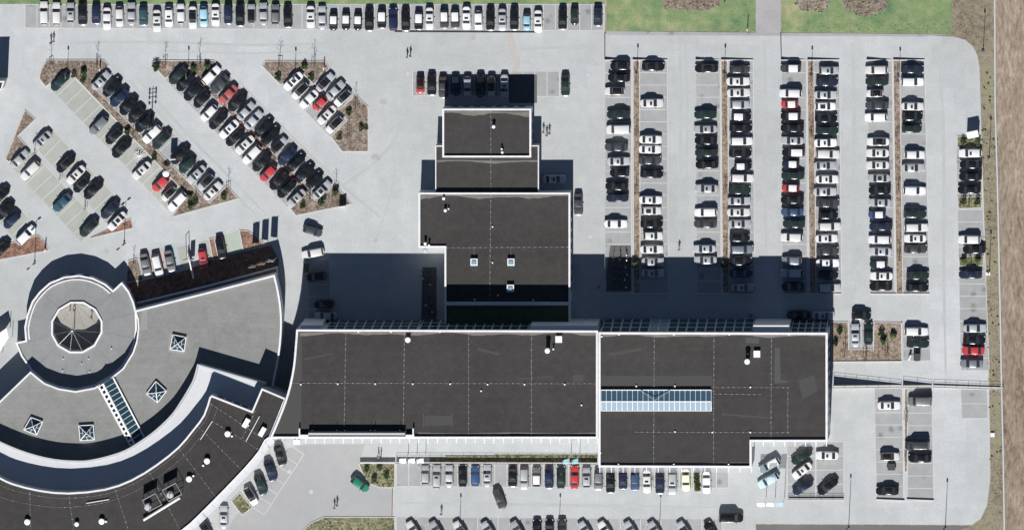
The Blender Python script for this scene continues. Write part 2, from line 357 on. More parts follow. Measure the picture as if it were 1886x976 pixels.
def bed(pts, m=None, kerb=True, cover=(M_TWIG, .55), z=.10, green=0.0):
    m = m or M_MULCH; poly = IMG(pts)
    b = struct('planting_bed', mesh('planting_bed', *prism(poly, 0.0, z), m))
    if kerb: ob('kerb', mesh('kerb', *ring(poly, .14, 0.0, z + .03, out=.07), M_KERB), b)
    inner = inset(poly, .25); A = abs(area(poly))
    if cover:
        c = ob('ground_cover', mesh('ground_cover', *clump_geo(int(A * cover[1]), inner, z, .06, .20), cover[0]), None); tag(c, kind='stuff')
        if green: tag(ob('ground_cover', mesh('ground_cover', *clump_geo(int(A * green), inner, z, .10, .30), M_LEAF2), None), kind='stuff')
    return b
bed([(86, 111), (191, 111), (200, 121), (170, 159), (386, 374), (418, 342), (439, 366), (318, 399), (344, 358), (124, 128), (84, 160), (72, 144), (76, 130)])
bed([(280, 118), (286, 112), (393, 112), (401, 118), (371, 149), (337, 114), (305, 146)])
bed([(617, 340), (647, 376), (545, 397), (534, 383), (563, 352), (580, 369), (586, 370)])
bed([(373, 150), (564, 348), (574, 358), (570, 362), (560, 352), (369, 152)], cover=None, kerb=False)
bed([(483, 122), (489, 113), (598, 113), (607, 126), (578, 156), (549, 126), (517, 157)])
bed([(656, 176), (678, 197), (678, 279), (630, 279), (610, 252), (640, 221), (622, 204)])
bed([(46, 203), (65, 220), (33, 251), (48, 268), (30, 281), (17, 299), (10, 293)])
bed([(167, 438), (241, 402), (245, 420)], M_MULCHR)
bed([(-30, 484), (-30, 456), (28, 446), (70, 433), (84, 447), (90, 461)], M_MULCHR)
bed([(236, 480), (254, 476), (264, 516), (232, 520)])
bed([(441, 424), (458, 426), (474, 437), (488, 450), (448, 462)], M_MULCHR)
bed([(385, 440), (394, 438), (402, 476), (392, 478)], M_MULCHR, cover=None)
for xa, xb in ((1166, 1167), (1328, 1331), (1487, 1491), (1645, 1651)):
    bed([(xa, 112), (xa + 12, 112), (xb + 12, 540), (xb, 540)], M_STRIP, cover=(M_TWIG, .8))
bed([(1763, 251), (1806, 251), (1806, 271), (1763, 272)], M_BEDG, green=.4)
bed([(1764, 363), (1807, 362), (1808, 383), (1765, 384)], M_BEDG, green=.4)
bed([(1766, 472), (1812, 471), (1812, 489), (1767, 490)], M_BEDG, green=.4)
bed([(1532, 593), (1562, 593), (1563, 643), (1609, 643), (1610, 593), (1660, 594), (1661, 664), (1532, 664)], M_STRIP)
bed([(661, 853), (727, 853), (727, 897), (700, 897), (682, 890), (671, 878)], M_BEDG, green=1.4)
bed([(550, 985), (573, 962), (596, 952), (727, 952), (727, 1010), (550, 1010)], M_BEDG, green=.6)
bed([(426, 922), (442, 907), (464, 934), (446, 948)], M_BEDG, green=1.4)
bed([(1276, 868), (1290, 868), (1290, 905), (1278, 905)], M_BEDG, green=2.0)
bed([(558, 484), (571, 484), (571, 502), (560, 503)], M_BEDG, green=.8)
struct('shade_soil', mesh('shade_soil', *flat(IMG([(233, 521), (264, 517), (345, 497), (386, 479), (448, 463), (500, 452), (514, 480), (512, 492), (380, 527), (252, 559), (242, 538)]), .018), M_MULCHR))  # dark soil sheet cut to the fan building's shadow edge, deepening that shade
sheet('bay_paving', [(935, 138), (989, 138), (989, 190), (938, 190)], .016, M_DARKPAVE)  # dark sheet inside the stepped wing's cast shadow, deepening its right part
bed([(1000, 837), (1100, 837), (1100, 850), (792, 850), (792, 842), (820, 842), (820, 839), (910, 839), (910, 837)], M_BEDG, green=1.2, kerb=False)
bed([(1666, 715), (1672, 715), (1671, 868), (1666, 868)], M_STRIP, cover=None)
tag(ob('rough_grass', mesh('rough_grass', *clump_geo(420, IMG([(1808, 240), (1838, 240), (1846, 960), (1826, 900), (1818, 500)]), 0, .05, .16), M_DRYG)), kind='stuff')
for pts in SOIL:
    o_ = inset(IMG(pts), -.5); tag(ob('grass_tufts', mesh('grass_tufts', *clump_geo(int(abs(area(o_)) * 1.6), o_, .03, .08, .28), M_GTUFT)), kind='stuff')
tag(ob('grass_tufts', mesh('grass_tufts', *clump_geo(160, IMG([(1442, 42), (1750, 46), (1750, 61), (1442, 58)]), .02, .05, .16), M_DRYG)), kind='stuff')
tag(ob('weeds', mesh('weeds', *clump_geo(110, IMG([(1804, 130), (1834, 130), (1846, 960), (1824, 900), (1814, 500)]), 0, .10, .35), M_LEAF2)), kind='stuff')
tag(ob('clods', mesh('clods', *clump_geo(700, IMG([(1852, -60), (1960, -60), (1960, 1060), (1862, 1060)]), 0, .05, .14), M_DIRT)), kind='stuff')

# ------------------------------------------------------------------ buildings
def pane_mesh(w, h, m): 
    k = ('pane', w, h, m.name)
    if k not in LINE_MESH: LINE_MESH[k] = mesh('window', *box(0, 0, 0, w, .08, h), m)
    return LINE_MESH[k]
def windows(root, p, q, z0, rows, dz, w, h, pitch, m=None, name='window', ends=.6):
    """loose windows along a wall running p -> q (outside on its right-hand side)"""
    p, q = Vector(p[:2]), Vector(q[:2]); L_ = (q - p).length; n = int((L_ - 2 * ends) / pitch)
    if n < 1: return
    e = (q - p) / L_; rz = math.atan2(e.y, e.x); st = (L_ - (n - 1) * pitch) / 2
    for r in range(rows):
        for i in range(n):
            c = p + e * (st + i * pitch) + Vector((e.y, -e.x)) * .02
            ob(name, pane_mesh(w, h, m or M_GLASS), root, (c.x - root.location.x, c.y - root.location.y, z0 + r * dz), rz)
def facade(root, b0, b1, t0, t1, nc, nr, m=None, mf=None, label=None, solid=()):
    """glazed wall between a bottom edge b0-b1 and a top edge t0-t1: one object per pane, one frame"""
    b0, b1, t0, t1 = map(Vector, (b0, b1, t0, t1)); fr = []
    nrm = (b1 - b0).cross(t0 - b0).normalized()
    def at(u, v): return b0.lerp(b1, u).lerp(t0.lerp(t1, u), v)
    wall = part('facade_panel', root, ([at(0, 0), at(1, 0), at(1, 1), at(0, 1), at(0, 0) - nrm * .15, at(1, 0) - nrm * .15, at(1, 1) - nrm * .15, at(0, 1) - nrm * .15], [(0, 1, 2, 3), (7, 6, 5, 4), (0, 4, 5, 1), (1, 5, 6, 2), (2, 6, 7, 3), (3, 7, 4, 0)]), mf or M_FRAME)
    for i in range(nc):
        for j in range(nr):
            u0, u1, v0, v1 = (i + .09) / nc, (i + .91) / nc, (j + .10) / nr, (j + .90) / nr
            q = [at(u0, v0), at(u1, v0), at(u1, v1), at(u0, v1)]
            mm = M_GLASSP if i in solid else (m or M_GLASS)
            part('pane', root, ([x + nrm * .05 for x in q] + [x - nrm * .02 for x in q], [(0, 1, 2, 3), (0, 4, 5, 1), (1, 5, 6, 2), (2, 6, 7, 3), (3, 7, 4, 0)]), mm, wall)
def conductors(root, segs, h, parent, step=5.0):
    """lightning conductor lines with their little white feet"""
    g = []
    for (x0, y0, x1, y1) in segs:
        a, b = P(x0, y0, h), P(x1, y1, h); L_ = (b - a).length; e = (b - a) / L_
        up = Vector((0, 0, .09)); g.append(tube(a + up, b + up, .018, n=4))
        k = max(1, int(L_ / (step * MPP * 2)))
        for i in range(k + 1):
            c = a.lerp(b, i / k) + Vector((random.uniform(-.03, .03), random.uniform(-.03, .03), 0)); s = random.uniform(.12, .19); g.append(box(c.x, c.y, h + .006, s, s, .10))
    o = part('lightning_conductor', root, join(*g), M_FOOT, parent, kind='stuff'); return o
def vent(root, x, y, h, r, hh, parent=None, cap=True):
    c = P(x, y, h + hh)
    prof = [(r * .75, -hh), (r * .75, -.25), (r, -.22), (r, -.06), (r * .7, 0)] if cap else [(r, -hh), (r, 0)]
    part('roof_vent', root, lathe((c.x, c.y, h + hh), prof, 12), M_WHITE, parent, smooth=40)
def hatch(root, x, y, h, w, parent=None, hh=.75, rz=0.0, ly=None, m=None):
    c = P(x, y, h + hh)
    k = part('skylight', root, box(c.x, c.y, h, w, ly or w, hh, rz), M_WHITE, parent)
    return c
def wavy(root, x0, x1, y, h, amp, parent, seed=0, w0=3):
    """strip of washed gravel along a roof edge"""
    rnd = random.Random(seed); n = max(6, int((x1 - x0) / 9)); top, bot = [], []
    ph = rnd.random() * 6
    for i in range(n + 1):
        x = x0 + (x1 - x0) * i / n
        k = max(.12, .5 + .5 * math.sin(ph + i * .55) + rnd.uniform(-.2, .2)); off = 2.5 * (.5 + .5 * math.sin(ph * 2 + i * .31))
        top.append(P(x, y + off * .6, h)); bot.append(P(x, y + off + 1.2 + amp * k, h))
    V = [Vector((q.x, q.y, h + .006)) for q in top + bot]
    part('gravel_band', root, (V, [(i, n + 1 + i, n + 2 + i, i + 1) for i in range(n)]), M_GRAVEL, parent, kind='stuff')
def block(root, pts, H, roof_m, wall_m=None, par=.45, cope_m=None, cw=.42, z0=0.0, win=None, roof_name='roof', hw=None):
    """walls, roof and coping for an outline given in photo pixels at its coping height H"""
    poly = IMG(pts, H)
    part('wall', root, sides(poly, z0, H - .02), wall_m or M_WALL)
    rf = part(roof_name, root, flat(inset(poly, .05), H - par), roof_m)
    if cw: part('parapet', root, ring(poly, cw, H - par - .06, H, out=.04), cope_m or M_COPE)
    return poly, rf
def root_at(name, x, y, label, cat, group=None):
    p = P(x, y); return empty(name, (p.x, p.y, 0), label, cat, group)

# --- long hall
EH = 12.9
E = root_at('long_hall', 820, 700, 'long dark flat-roofed hall with curved left end and four dashed seams', 'building')
E_PTS = [(546, 607), (1101, 609), (1101, 807), (497, 807)] + densify([(497, 807), (512, 772), (524, 741), (533, 711), (540, 675), (543, 645), (546, 607)], 2)[1:-1]
Ep, Er = block(E, E_PTS, EH, M_ROOFD, M_WALL, par=.5, cw=.40)
conductors(E, [(637, 613, 634, 783), (745, 613, 743, 783), (863, 613, 863, 800), (979, 613, 979, 801), (538, 705, 1097, 706)], EH - .5, Er)
wavy(E, 552, 1098, 611, EH - .5, 4, Er, 1); wavy(E, 770, 1098, 796, EH - .5, 3, Er, 2)
c = EH - .5
vent(E, 751, 626, c, .55, 1.3, Er); vent(E, 1008, 646, c, .52, 2.3, Er); vent(E, 1019, 643, c, .18, 1.0, Er)
hatch(E, 1029, 625, c, 1.3, Er)
for x, y in ((554, 708), (622, 707), (691, 707), (760, 707), (829, 707), (898, 708), (966, 708), (1040, 708), (886, 720), (1071, 746), (660, 611), (720, 611), (810, 611)): vent(E, x, y, c, .16, .35, Er, False)
# raised screen along the south edge
a = P(568, 802, EH + .9); b = P(746, 802, EH + .9)
part('roof_screen', E, box((a.x + b.x) / 2, a.y + .35, c, b.x - a.x, .75, 1.45, 0, 1, .55), M_FRAME)
for x in (551.5, 761):
    q = P(x, 796, EH + .5); part('screen_end', E, box(q.x, q.y, c, .28, 1.6, 1.1), M_COPE)
for x in (560, 755):
    q = P(x, 803, EH + .5); part('screen_foot', E, box(q.x, q.y + .12, c, 1.7, .35, 1.0), M_COPE)
for x in (576, 621, 636, 683, 691, 737):
    q = P(x, 792, c); part('screen_post', E, tube((q.x, q.y, c), (q.x, q.y + .2, c + 1.6), .05), M_COPEG)
def nf(x0, x1, y_top, H, out, nc, nr, z1, root, m=None, solid=(), mf=None):
    a, b = P(x0, y_top, H), P(x1, y_top, H)
    a2, b2 = Vector((a.x, a.y + .10, z1)), Vector((b.x, b.y + .10, z1))
    facade(root, (b.x, b.y + out, .3), (a.x, a.y + out, .3), b2, a2, nc, nr, m, mf, None, solid)
nf(600, 768, 608, EH, .55, 10, 3, EH - .6, E, M_GLASST); nf(772, 972, 608.5, EH, .75, 12, 3, EH - .6, E, M_GLASST)
for x0, x1, o_ in ((553, 592, .9), (976, 1099, .8)):
    a = P(x0, 608, EH); b = P(x1, 608, EH); part('stair_block', E, box((a.x + b.x) / 2, a.y + o_ / 2, 0, b.x - a.x, o_, EH - 1.0), M_WALLW)
pe = IMG([(497, 807), (1101, 807)], EH); pw = [P(500, 807, EH), P(1100, 807, EH)]
windows(E, pw[0], pw[1], 1.0, 3, 3.9, 1.35, 2.0, 1.85)

def sunshade(root, p, q, z, depth, pitch, outn, slats=5, panel=None):
    """white brackets every pitch metres carrying thin pale slats, outside a wall"""
    p, q = Vector(p[:2]), Vector(q[:2]); L_ = (q - p).length; e = (q - p) / L_; n = Vector(outn).normalized()
    k = max(1, int(L_ / pitch)); rz = math.atan2(n.y, n.x)
    par = None
    for i in range(k + 1):
        c = p + e * (L_ * i / k) + n * depth / 2
        part('bracket', root, box(c.x, c.y, z, depth, .16, .14, rz), M_COPE)
    g = []; re = math.atan2(e.y, e.x)
    for s in range(slats):
        c = (p + q) / 2 + n * depth * (s + .8) / (slats + .4); g.append(box(c.x, c.y, z + .02, L_, .09, .05, re))
    part('sunshade_slats', root, join(*g), M_FRAME)
sunshade(E, P(545, 807, EH), P(1100, 807, EH), EH - 1.3, 1.15, 1.84, (0, -1))

# --- corner hall
FH = 12.7
F = root_at('corner_hall', 1310, 730, 'dark flat-roofed hall with long blue glass rooflight and notched corner', 'building')
F_PTS = [(1102.5, 612), (1524, 613), (1524, 813), (1384, 813), (1384, 861), (1102.5, 860)]
Fp, Fr = block(F, F_PTS, FH, M_ROOFD, M_WALL, par=.5, cw=.42)
c = FH - .5
conductors(F, [(1205, 617, 1204, 854), (1315, 617, 1314, 855), (1421, 617, 1420, 808), (1172, 795, 1452, 796), (1110, 713, 1452, 713), (1316, 725, 1400, 726), (1451, 713, 1451, 796)], c, Fr)
wavy(F, 1106, 1520, 615, c, 3, Fr, 3); wavy(F, 1106, 1380, 851, c, 3, Fr, 4); wavy(F, 1390, 1520, 806, c, 2.5, Fr, 5)
vent(F, 1376, 666, c, .55, 2.3, Fr); hatch(F, 1394, 652, c, 1.3, Fr); vent(F, 1377, 652, c, .15, .5, Fr, False)
for x, y in ((1108, 620), (1140, 616), (1241, 616), (1343, 616), (1453, 616), (1172, 711), (1243, 711), (1382, 713), (1382, 796), (1312, 796), (1243, 795), (1106, 834), (1139, 855), (1241, 855), (1342, 855)): vent(F, x, y, c, .16, .35, Fr, False)
part('roof_patch', F, flat(IMG([(1427, 640), (1436, 640), (1438, 700), (1452, 701), (1452, 704), (1426, 706)], c), c + .005), mat('worn_roof', (.062, .062, .064), .9), Fr)
part('roof_patch', F, flat(IMG([(1373, 622), (1398, 622), (1398, 632), (1373, 632)], c), c + .005), MATS['worn_roof'], Fr)
part('roof_patch', F, flat(IMG([(1106, 692), (1312, 692), (1312, 710), (1106, 710)], c), c + .004), mat('worn_roof_pale', (.05, .05, .048), .9), Fr)
part('roof_patch', E, flat(IMG([(782, 765), (832, 765), (832, 783), (782, 783)], EH - .5), EH - .495), MATS['worn_roof_pale'], Er)
part('roof_patch', E, flat(IMG([(1055, 690), (1075, 690), (1075, 704), (1055, 704)], EH - .5), EH - .495), MATS['worn_roof_pale'], Er)
for x, ln_ in ((806, 26),):
    for dx in (-26, 26): part('roof_patch', E, flat(IMG([(x + dx - 1, 762), (x + dx + 1, 762), (x + dx + 1, 786), (x + dx - 1, 786)], EH - .5), EH - .49), MATS['worn_roof'], Er)
part('roof_patch', E, flat(IMG([(501, 803), (513, 776), (526, 743), (535, 712), (543, 670), (547, 645), (548, 612), (556, 612), (555, 803)], EH - .5), EH - .497), MATS['worn_roof_pale'], Er)
for pts in ([(952, 696), (1018, 692), (1018, 694), (952, 698)], [(977, 660), (980, 660), (980, 712), (977, 712)], [(560, 660), (612, 650), (613, 652), (561, 663)], [(880, 640), (920, 650), (918, 654), (878, 645)]): part('roof_patch', E, flat(IMG(pts, EH - .5), EH - .492), MATS['worn_roof_pale'], Er)
for pts in ([(1330, 760), (1420, 768), (1420, 771), (1330, 764)], [(1120, 650), (1180, 640), (1182, 646), (1122, 656)], [(1470, 700), (1500, 690), (1505, 720), (1478, 735)]): part('roof_patch', F, flat(IMG(pts, c), c + .007), MATS['worn_roof_pale'], Fr)
# gabled glass rooflight: panes and bars
a0, a1 = P(1107, 718, c + .5), P(1310, 718, c + .5); r0, r1 = P(1107, 739, c + 1.0), P(1310, 739, c + 1.0); s0, s1 = P(1107, 756, c + .5), P(1310, 756, c + .5)
gl = part('glass_roof', F, box((a0.x + a1.x) / 2, (a0.y + s0.y) / 2, c, a1.x - a0.x + .1, a0.y - s0.y + .1, .5), M_WHITE)
NP = 21
for i in range(NP):
    for lo0, lo1, mm in ((a0, a1, M_GLASSB), (s0, s1, M_GLASSP)):
        u0, u1 = (i + .06) / NP, (i + .94) / NP
        q = [lo0.lerp(lo1, u0), lo0.lerp(lo1, u1), r0.lerp(r1, u1), r0.lerp(r1, u0)]
        q = [v + Vector((0, 0, .03)) for v in q]
        part('pane', F, (q + [v - Vector((0, 0, .05)) for v in q], [(0, 1, 2, 3), (4, 7, 6, 5), (0, 4, 5, 1), (1, 5, 6, 2), (2, 6, 7, 3), (3, 7, 4, 0)]), mm, gl)
g = []
for i in range(NP + 1):
    for lo0, lo1 in ((a0, a1), (s0, s1)):
        g.append(tube(lo0.lerp(lo1, i / NP) + Vector((0, 0, .03)), r0.lerp(r1, i / NP) + Vector((0, 0, .03)), .055, n=4))
for p_, q_ in ((a0, a1), (r0, r1), (s0, s1)): g.append(tube(p_ + Vector((0, 0, .03)), q_ + Vector((0, 0, .03)), .11, n=4))
part('glazing_bars', F, join(*g), M_WHITE, gl)
g = []
for x0, x1 in ((1180, 1206), (1206, 1234)):
    xa, xb = (x0, x1) if x0 == 1180 else (x1, x0)
    g.append(tube(P(xa, 719, c + .75), P(xb, 737, c + 1.5), .05, n=4))
part('brace', F, join(*g), M_COPEG, gl)
nf(1107, 1385, 612.5, FH, 1.35, 16, 3, FH - .7, F, M_GLASST, (9, 10)); nf(1456, 1521, 613, FH, 1.2, 5, 3, FH - .7, F, M_GLASST)
a = P(1387, 613, FH); b = P(1453, 613, FH); part('stair_block', F, box((a.x + b.x) / 2, a.y + .7, 0, b.x - a.x, 1.4, FH - 1.0), M_WALLW)
windows(F, P(1524, 811, FH), P(1524, 615, FH), 1.0, 3, 3.9, 1.35, 2.0, 1.9)
windows(F, P(1104, 860, FH), P(1383, 860, FH), 1.0, 3, 3.9, 1.35, 2.0, 1.9)
windows(F, P(1386, 813, FH), P(1522, 813, FH), 1.0, 3, 3.9, 1.35, 2.0, 1.9)
sunshade(F, P(1104, 861, FH), P(1384, 861, FH), EH - 1.5, 1.1, 2.3, (0, -1), 4)
sunshade(F, P(1386, 813, FH), P(1522, 813, FH), EH - 1.5, 1.1, 1.84, (0, -1), 4)

# --- stepped wing to the north
C = root_at('stepped_wing', 905, 400, 'low stepped wing of four dark roofs running north from the hall', 'building')
CH, BH, AH, DH = 5.6, 5.0, 5.9, 5.5
block(C, [(815, 201), (978, 201), (978, 290), (815, 290)], AH, M_ROOFD, M_WALLW, par=.4, cw=.36)
A_r = C.children[-2]
pb, B_r = block(C, [(802, 269), (992, 268.5), (992, 356), (802, 356)], BH, M_ROOFD, M_WALL, par=.3, cw=.2)
pc, C_r = block(C, [(771, 355.5), (1050, 355.5), (1050, 559), (819, 559), (819, 456), (771, 456)], CH, M_ROOFD, M_WALLW, par=.4, cw=.36)
pd, D_r = block(C, [(819.5, 560), (1049.5, 560), (1049.5, 600), (819.5, 600)], DH, M_SEDUM, M_WALL, par=.35, cw=.3)
conductors(C, [(904, 205, 904, 287)], AH - .4, A_r); conductors(C, [(904, 294, 904, 350)], BH - .3, B_r)
conductors(C, [(904, 360, 902, 552), (824, 456, 1046, 455), (873, 456, 873, 474), (941, 456, 941, 474)], CH - .4, C_r)
wavy(C, 818, 975, 205, AH - .4, 7, A_r, 6, 5); wavy(C, 804, 990, 295, BH - .3, 3, B_r, 7); wavy(C, 774, 1046, 359, CH - .4, 5, C_r, 8)
for x, y in ((873, 483), (941, 483), (940, 531)):
    q = hatch(C, x, y, CH - .4, 1.4, C_r)
    part('dome', C, box(q.x, q.y, CH - .4 + .75, 1.05, 1.05, .18, 0, .6, .6), M_GLASSP, C_r)
for x, y, r_, hh in ((817, 366, .3, 1.0), (820, 388, .32, 1.0), (826, 385, .18, .7), (783, 449, .3, 1.3), (790, 452, .22, 1.2)): vent(C, x, y, CH - .4, r_, hh, C_r)
vent(C, 909, 234, AH - .4, .34, 1.2, A_r); vent(C, 925, 281, AH - .4, .26, .9, A_r); vent(C, 924, 275, AH - .4, .2, .9, A_r)
for x, y in ((917, 544), (874, 552), (982, 553), (907, 418), (907, 484)): vent(C, x, y, CH - .4, .15, .3, C_r, False)
windows(C, P(978, 288, AH), P(978, 203, AH), .8, 1, 3, 1.3, 1.6, 2.0)
windows(C, P(977, 201, AH), P(817, 201, AH), .8, 1, 3, 1.3, 1.6, 2.2)
windows(C, P(1050, 555, CH), P(1050, 358, CH), .8, 1, 3, 1.3, 1.7, 2.1)
windows(C, P(771, 357, CH), P(771, 454, CH), .8, 1, 3, 1.3, 1.7, 2.1)
windows(C, P(819, 458, CH), P(819, 555, CH), .8, 1, 3, 1.3, 1.7, 2.1)
q = P(783, 462, 3.0); part('porch_lamp', C, lathe((q.x, q.y, 2.4), [(.5, 0), (.5, .6), (.3, .8)], 10), M_COPEG)

# --- round pavilion
GH = 3.7
G = root_at('round_pavilion', 145, 605, 'round grey-roofed pavilion with open centre court and stepped rim', 'building')
G_PTS = [(208, 535), (224, 520), (237, 536), (246, 556), (251, 575), (252, 604), (249, 628), (242, 648), (225, 676), (206, 692), (174, 711), (139, 718), (108, 713), (82, 703), (57, 682), (39, 656), (28.7, 631), (47, 627), (45, 603), (49.6, 580), (59, 555), (73, 537), (91, 521), (118, 510), (145, 507), (171, 512), (194, 523)]
G_IN = [(130.6, 559), (153, 559), (174, 571.5), (185.5, 592), (185.5, 611.5), (172.5, 635), (151.5, 647), (129, 647), (108, 635), (97.5, 616), (97.5, 592), (109.7, 571.5)]
gp = IMG(G_PTS, GH); gi = IMG(G_IN, GH)
part('wall', G, sides(gp, 0, GH - .02), M_WALLW)
part('parapet', G, ring(gp, .36, GH - .35, GH, out=.04), M_COPE)
part('court_wall', G, sides(list(reversed(gi)), 0, GH - .02), M_WALL)
part('court_parapet', G, ring(inset(gi, -.36), .36, GH - .35, GH + .02), M_COPE)
gcen = P(141, 603, GH).to_2d()
def ray_poly(poly, ang):
    d = Vector((math.cos(ang), math.sin(ang))); best = None
    for i in range(len(poly)):
        a, b = Vector(poly[i][:2]) - gcen, Vector(poly[(i + 1) % len(poly)][:2]) - gcen
        e = b - a; den = d.x * e.y - d.y * e.x
        if abs(den) < 1e-9: continue
        t = (a.x * e.y - a.y * e.x) / den; u = (a.x * d.y - a.y * d.x) / den
        if t > 0 and -1e-6 <= u <= 1 + 1e-6 and (best is None or t > best): best = t
    return gcen + d * (best or 1)
gpi = inset(gp, .15); gii = inset(gi, -.2)
AN = [math.atan2(v[1] - gcen.y, v[0] - gcen.x) for v in gi]; AN.sort()
for k in range(len(AN)):
    a, b = AN[k], AN[(k + 1) % len(AN)]
    if b < a: b += 2 * math.pi
    j = .0016; A_ = [a + j + (b - a - 2 * j) * s / 10 for s in range(11)]
    out = [ray_poly(gpi, t) for t in A_]; inn = [ray_poly(gii, t) for t in A_]
    part('roof_panel', G, ([Vector((*q, GH - .3)) for q in out + list(reversed(inn))] , [tuple(range(22))]), M_ROOFP)
part('roof_deck', G, ([Vector((*ray_poly(gpi, t * math.pi / 36), GH - .34)) for t in range(72)] + [Vector((*ray_poly(gii, t * math.pi / 36), GH - .34)) for t in range(72)], [(i, (i + 1) % 72, 72 + (i + 1) % 72, 72 + i) for i in range(72)]), mat('roof_seam', (.07, .07, .07), .9))
# second, inner rim on the north-west side and the seams where it steps
arc = [G_PTS[i] for i in range(17, 27)] + [G_PTS[0]]
ia = [P(x, y, GH) for x, y in densify(arc, 2)]
V = []; 
for q in ia:
    d = (Vector(q[:2]) - gcen); L_ = d.length; n = d / L_
    for rr, z in ((L_ - .95, GH - .3), (L_ - .95, GH + .05), (L_ - .70, GH + .05), (L_ - .70, GH - .3)): V.append(Vector((*(gcen + n * rr), z)))
part('inner_rim', G, (V, [(4 * i + k, 4 * i + (k + 1) % 4, 4 * i + 4 + (k + 1) % 4, 4 * i + 4 + k) for i in range(len(ia) - 1) for k in range(4)]), M_COPE)
V2 = [v + (Vector((0, 0, .02)) if 0 else Vector((0, 0, 0))) for v in V]
for x, y, r_ in ((116, 661, .1), (163, 661, .1), (150, 670, .1), (115, 683, .1), (165, 685, .1), (205, 642, .12)): vent(G, x, y, GH - .3, r_, .4, None, False)
windows(G, P(59, 556, GH), P(49.6, 580, GH), .7, 1, 2, 1.2, 1.9, 1.5, ends=.1); windows(G, P(118, 510, GH), P(91, 521, GH), .7, 1, 2, 1.2, 1.9, 1.5, ends=.1)
windows(G, P(171, 512, GH), P(145, 507, GH), .7, 1, 2, 1.2, 1.9, 1.5, ends=.1); windows(G, P(145, 507, GH), P(118, 510, GH), .7, 1, 2, 1.2, 1.9, 1.5, ends=.1)
CM = root_at('cable_mast', 137, 604, 'slim steel mast with cables fanning over the round court', 'mast')
mp = Vector(CM.location); top = mp + Vector((0, 0, 5.0)); part('mast', CM, tube(mp, top, .10, .07), M_STEEL)
for v in gi: part('cable', CM, tube(top - Vector((0, 0, .4)), Vector((v[0], v[1], GH + .02)), .02, n=4), M_STEEL)
part('mast_cap', CM, lathe(top, [(.14, -.1), (.18, .05), (.05, .2)], 8), M_WHITE)
sheet('court_paving', G_IN and [(x + 1.5, y - 3) for x, y in G_IN], .012, nmat('court_slabs', [(.2, (.24, .23, .21)), (.8, (.35, .34, .315))], [(.3, .5, 4), (4, .4, 3)], brick=(.9, .9, .9)))

# --- fan-shaped wing
HH = 6.0
H = root_at('fan_building', 330, 610, 'fan-shaped grey roof with four pyramid skylights beside the round pavilion', 'building')
H_PTS = [(248, 572), (506, 506)] + densify([(506, 506), (513, 536), (518, 570), (519, 604), (515, 650), (503, 712)], 2)[1:] + [(470, 708), (395, 688), (372, 692), (356, 715), (340, 742), (322, 767), (293, 795), (266, 815), (235, 833), (172, 851), (145, 853), (100, 851), (50, 838), (0, 818), (-36, 803), (-36, 803)]
H_PTS = H_PTS[:-1] + [(-36, 772), (2, 736), (56, 684), (82, 705), (108, 715), (139, 720), (174, 713.5), (206, 694), (226, 678), (244, 649), (251, 628), (254, 604), (253, 588)]
Hp = IMG(H_PTS, HH)
part('wall', H, sides(Hp, 0, HH - .02), M_WALLW)
Hr = part('roof', H, flat(inset(Hp, .05), HH - .3), M_ROOFG)
def strip_img(root, name, pts, w, z0, z1, H_, m, side=1):
    q = [P(x, y, H_).to_2d() for x, y in pts]; L1, L2 = [], []
    for i in range(len(q)):
        e = (q[min(i + 1, len(q) - 1)] - q[max(i - 1, 0)]).normalized(); n = Vector((-e.y, e.x)) * side
        L1.append(q[i]); L2.append(q[i] + n * w)
    V = []
    for a, b in zip(L1, L2): V += [Vector((*a, z0)), Vector((*a, z1)), Vector((*b, z1)), Vector((*b, z0))]
    k = len(q); F_ = [(4 * i + j, 4 * i + (j + 1) % 4, 4 * i + 4 + (j + 1) % 4, 4 * i + 4 + j) for i in range(k - 1) for j in range(4)]
    F_ += [(3, 2, 1, 0), (4 * k - 4, 4 * k - 3, 4 * k - 2, 4 * k - 1)]
    return part(name, root, (V, F_), m)
strip_img(H, 'parapet', [(248, 572), (380, 538.5), (506, 506)], .36, HH - .35, HH, HH, M_COPE, -1)
strip_img(H, 'parapet', densify([(506, 506), (513, 536), (518, 570), (519, 604), (515, 650), (503, 712)], 3), .36, HH - .35, HH + .003, HH, M_COPE, -1)
strip_img(H, 'parapet', [(-36, 772), (2, 736), (56, 684)], .30, HH - .35, HH, HH, M_COPE, -1)
strip_img(H, 'parapet', [(56, 684), (82, 705), (108, 715), (139, 720), (174, 713.5), (206, 694), (226, 678), (244, 649), (251, 628), (254, 604), (253, 588), (248, 572)], .3, HH - .35, HH + .005, HH, M_COPE, -1)
# low plinth wall north of the fan
PW = root_at('plinth_wall', 380, 520, 'low grey wall running along the shaded foot of the fan roof', 'wall')
strip_img(PW, 'coping', [(251, 557), (380, 526), (511, 491)], .3, 1.0, 1.12, 1.1, M_COPE, -1)
strip_img(PW, 'wall', [(251, 557), (380, 526), (511, 491)], .25, 0, .99, 1.1, M_WALL, -1)
strip_img(PW, 'coping', [(511, 491), (513, 506)], .3, 1.0, 1.124, 1.1, M_COPE, -1)
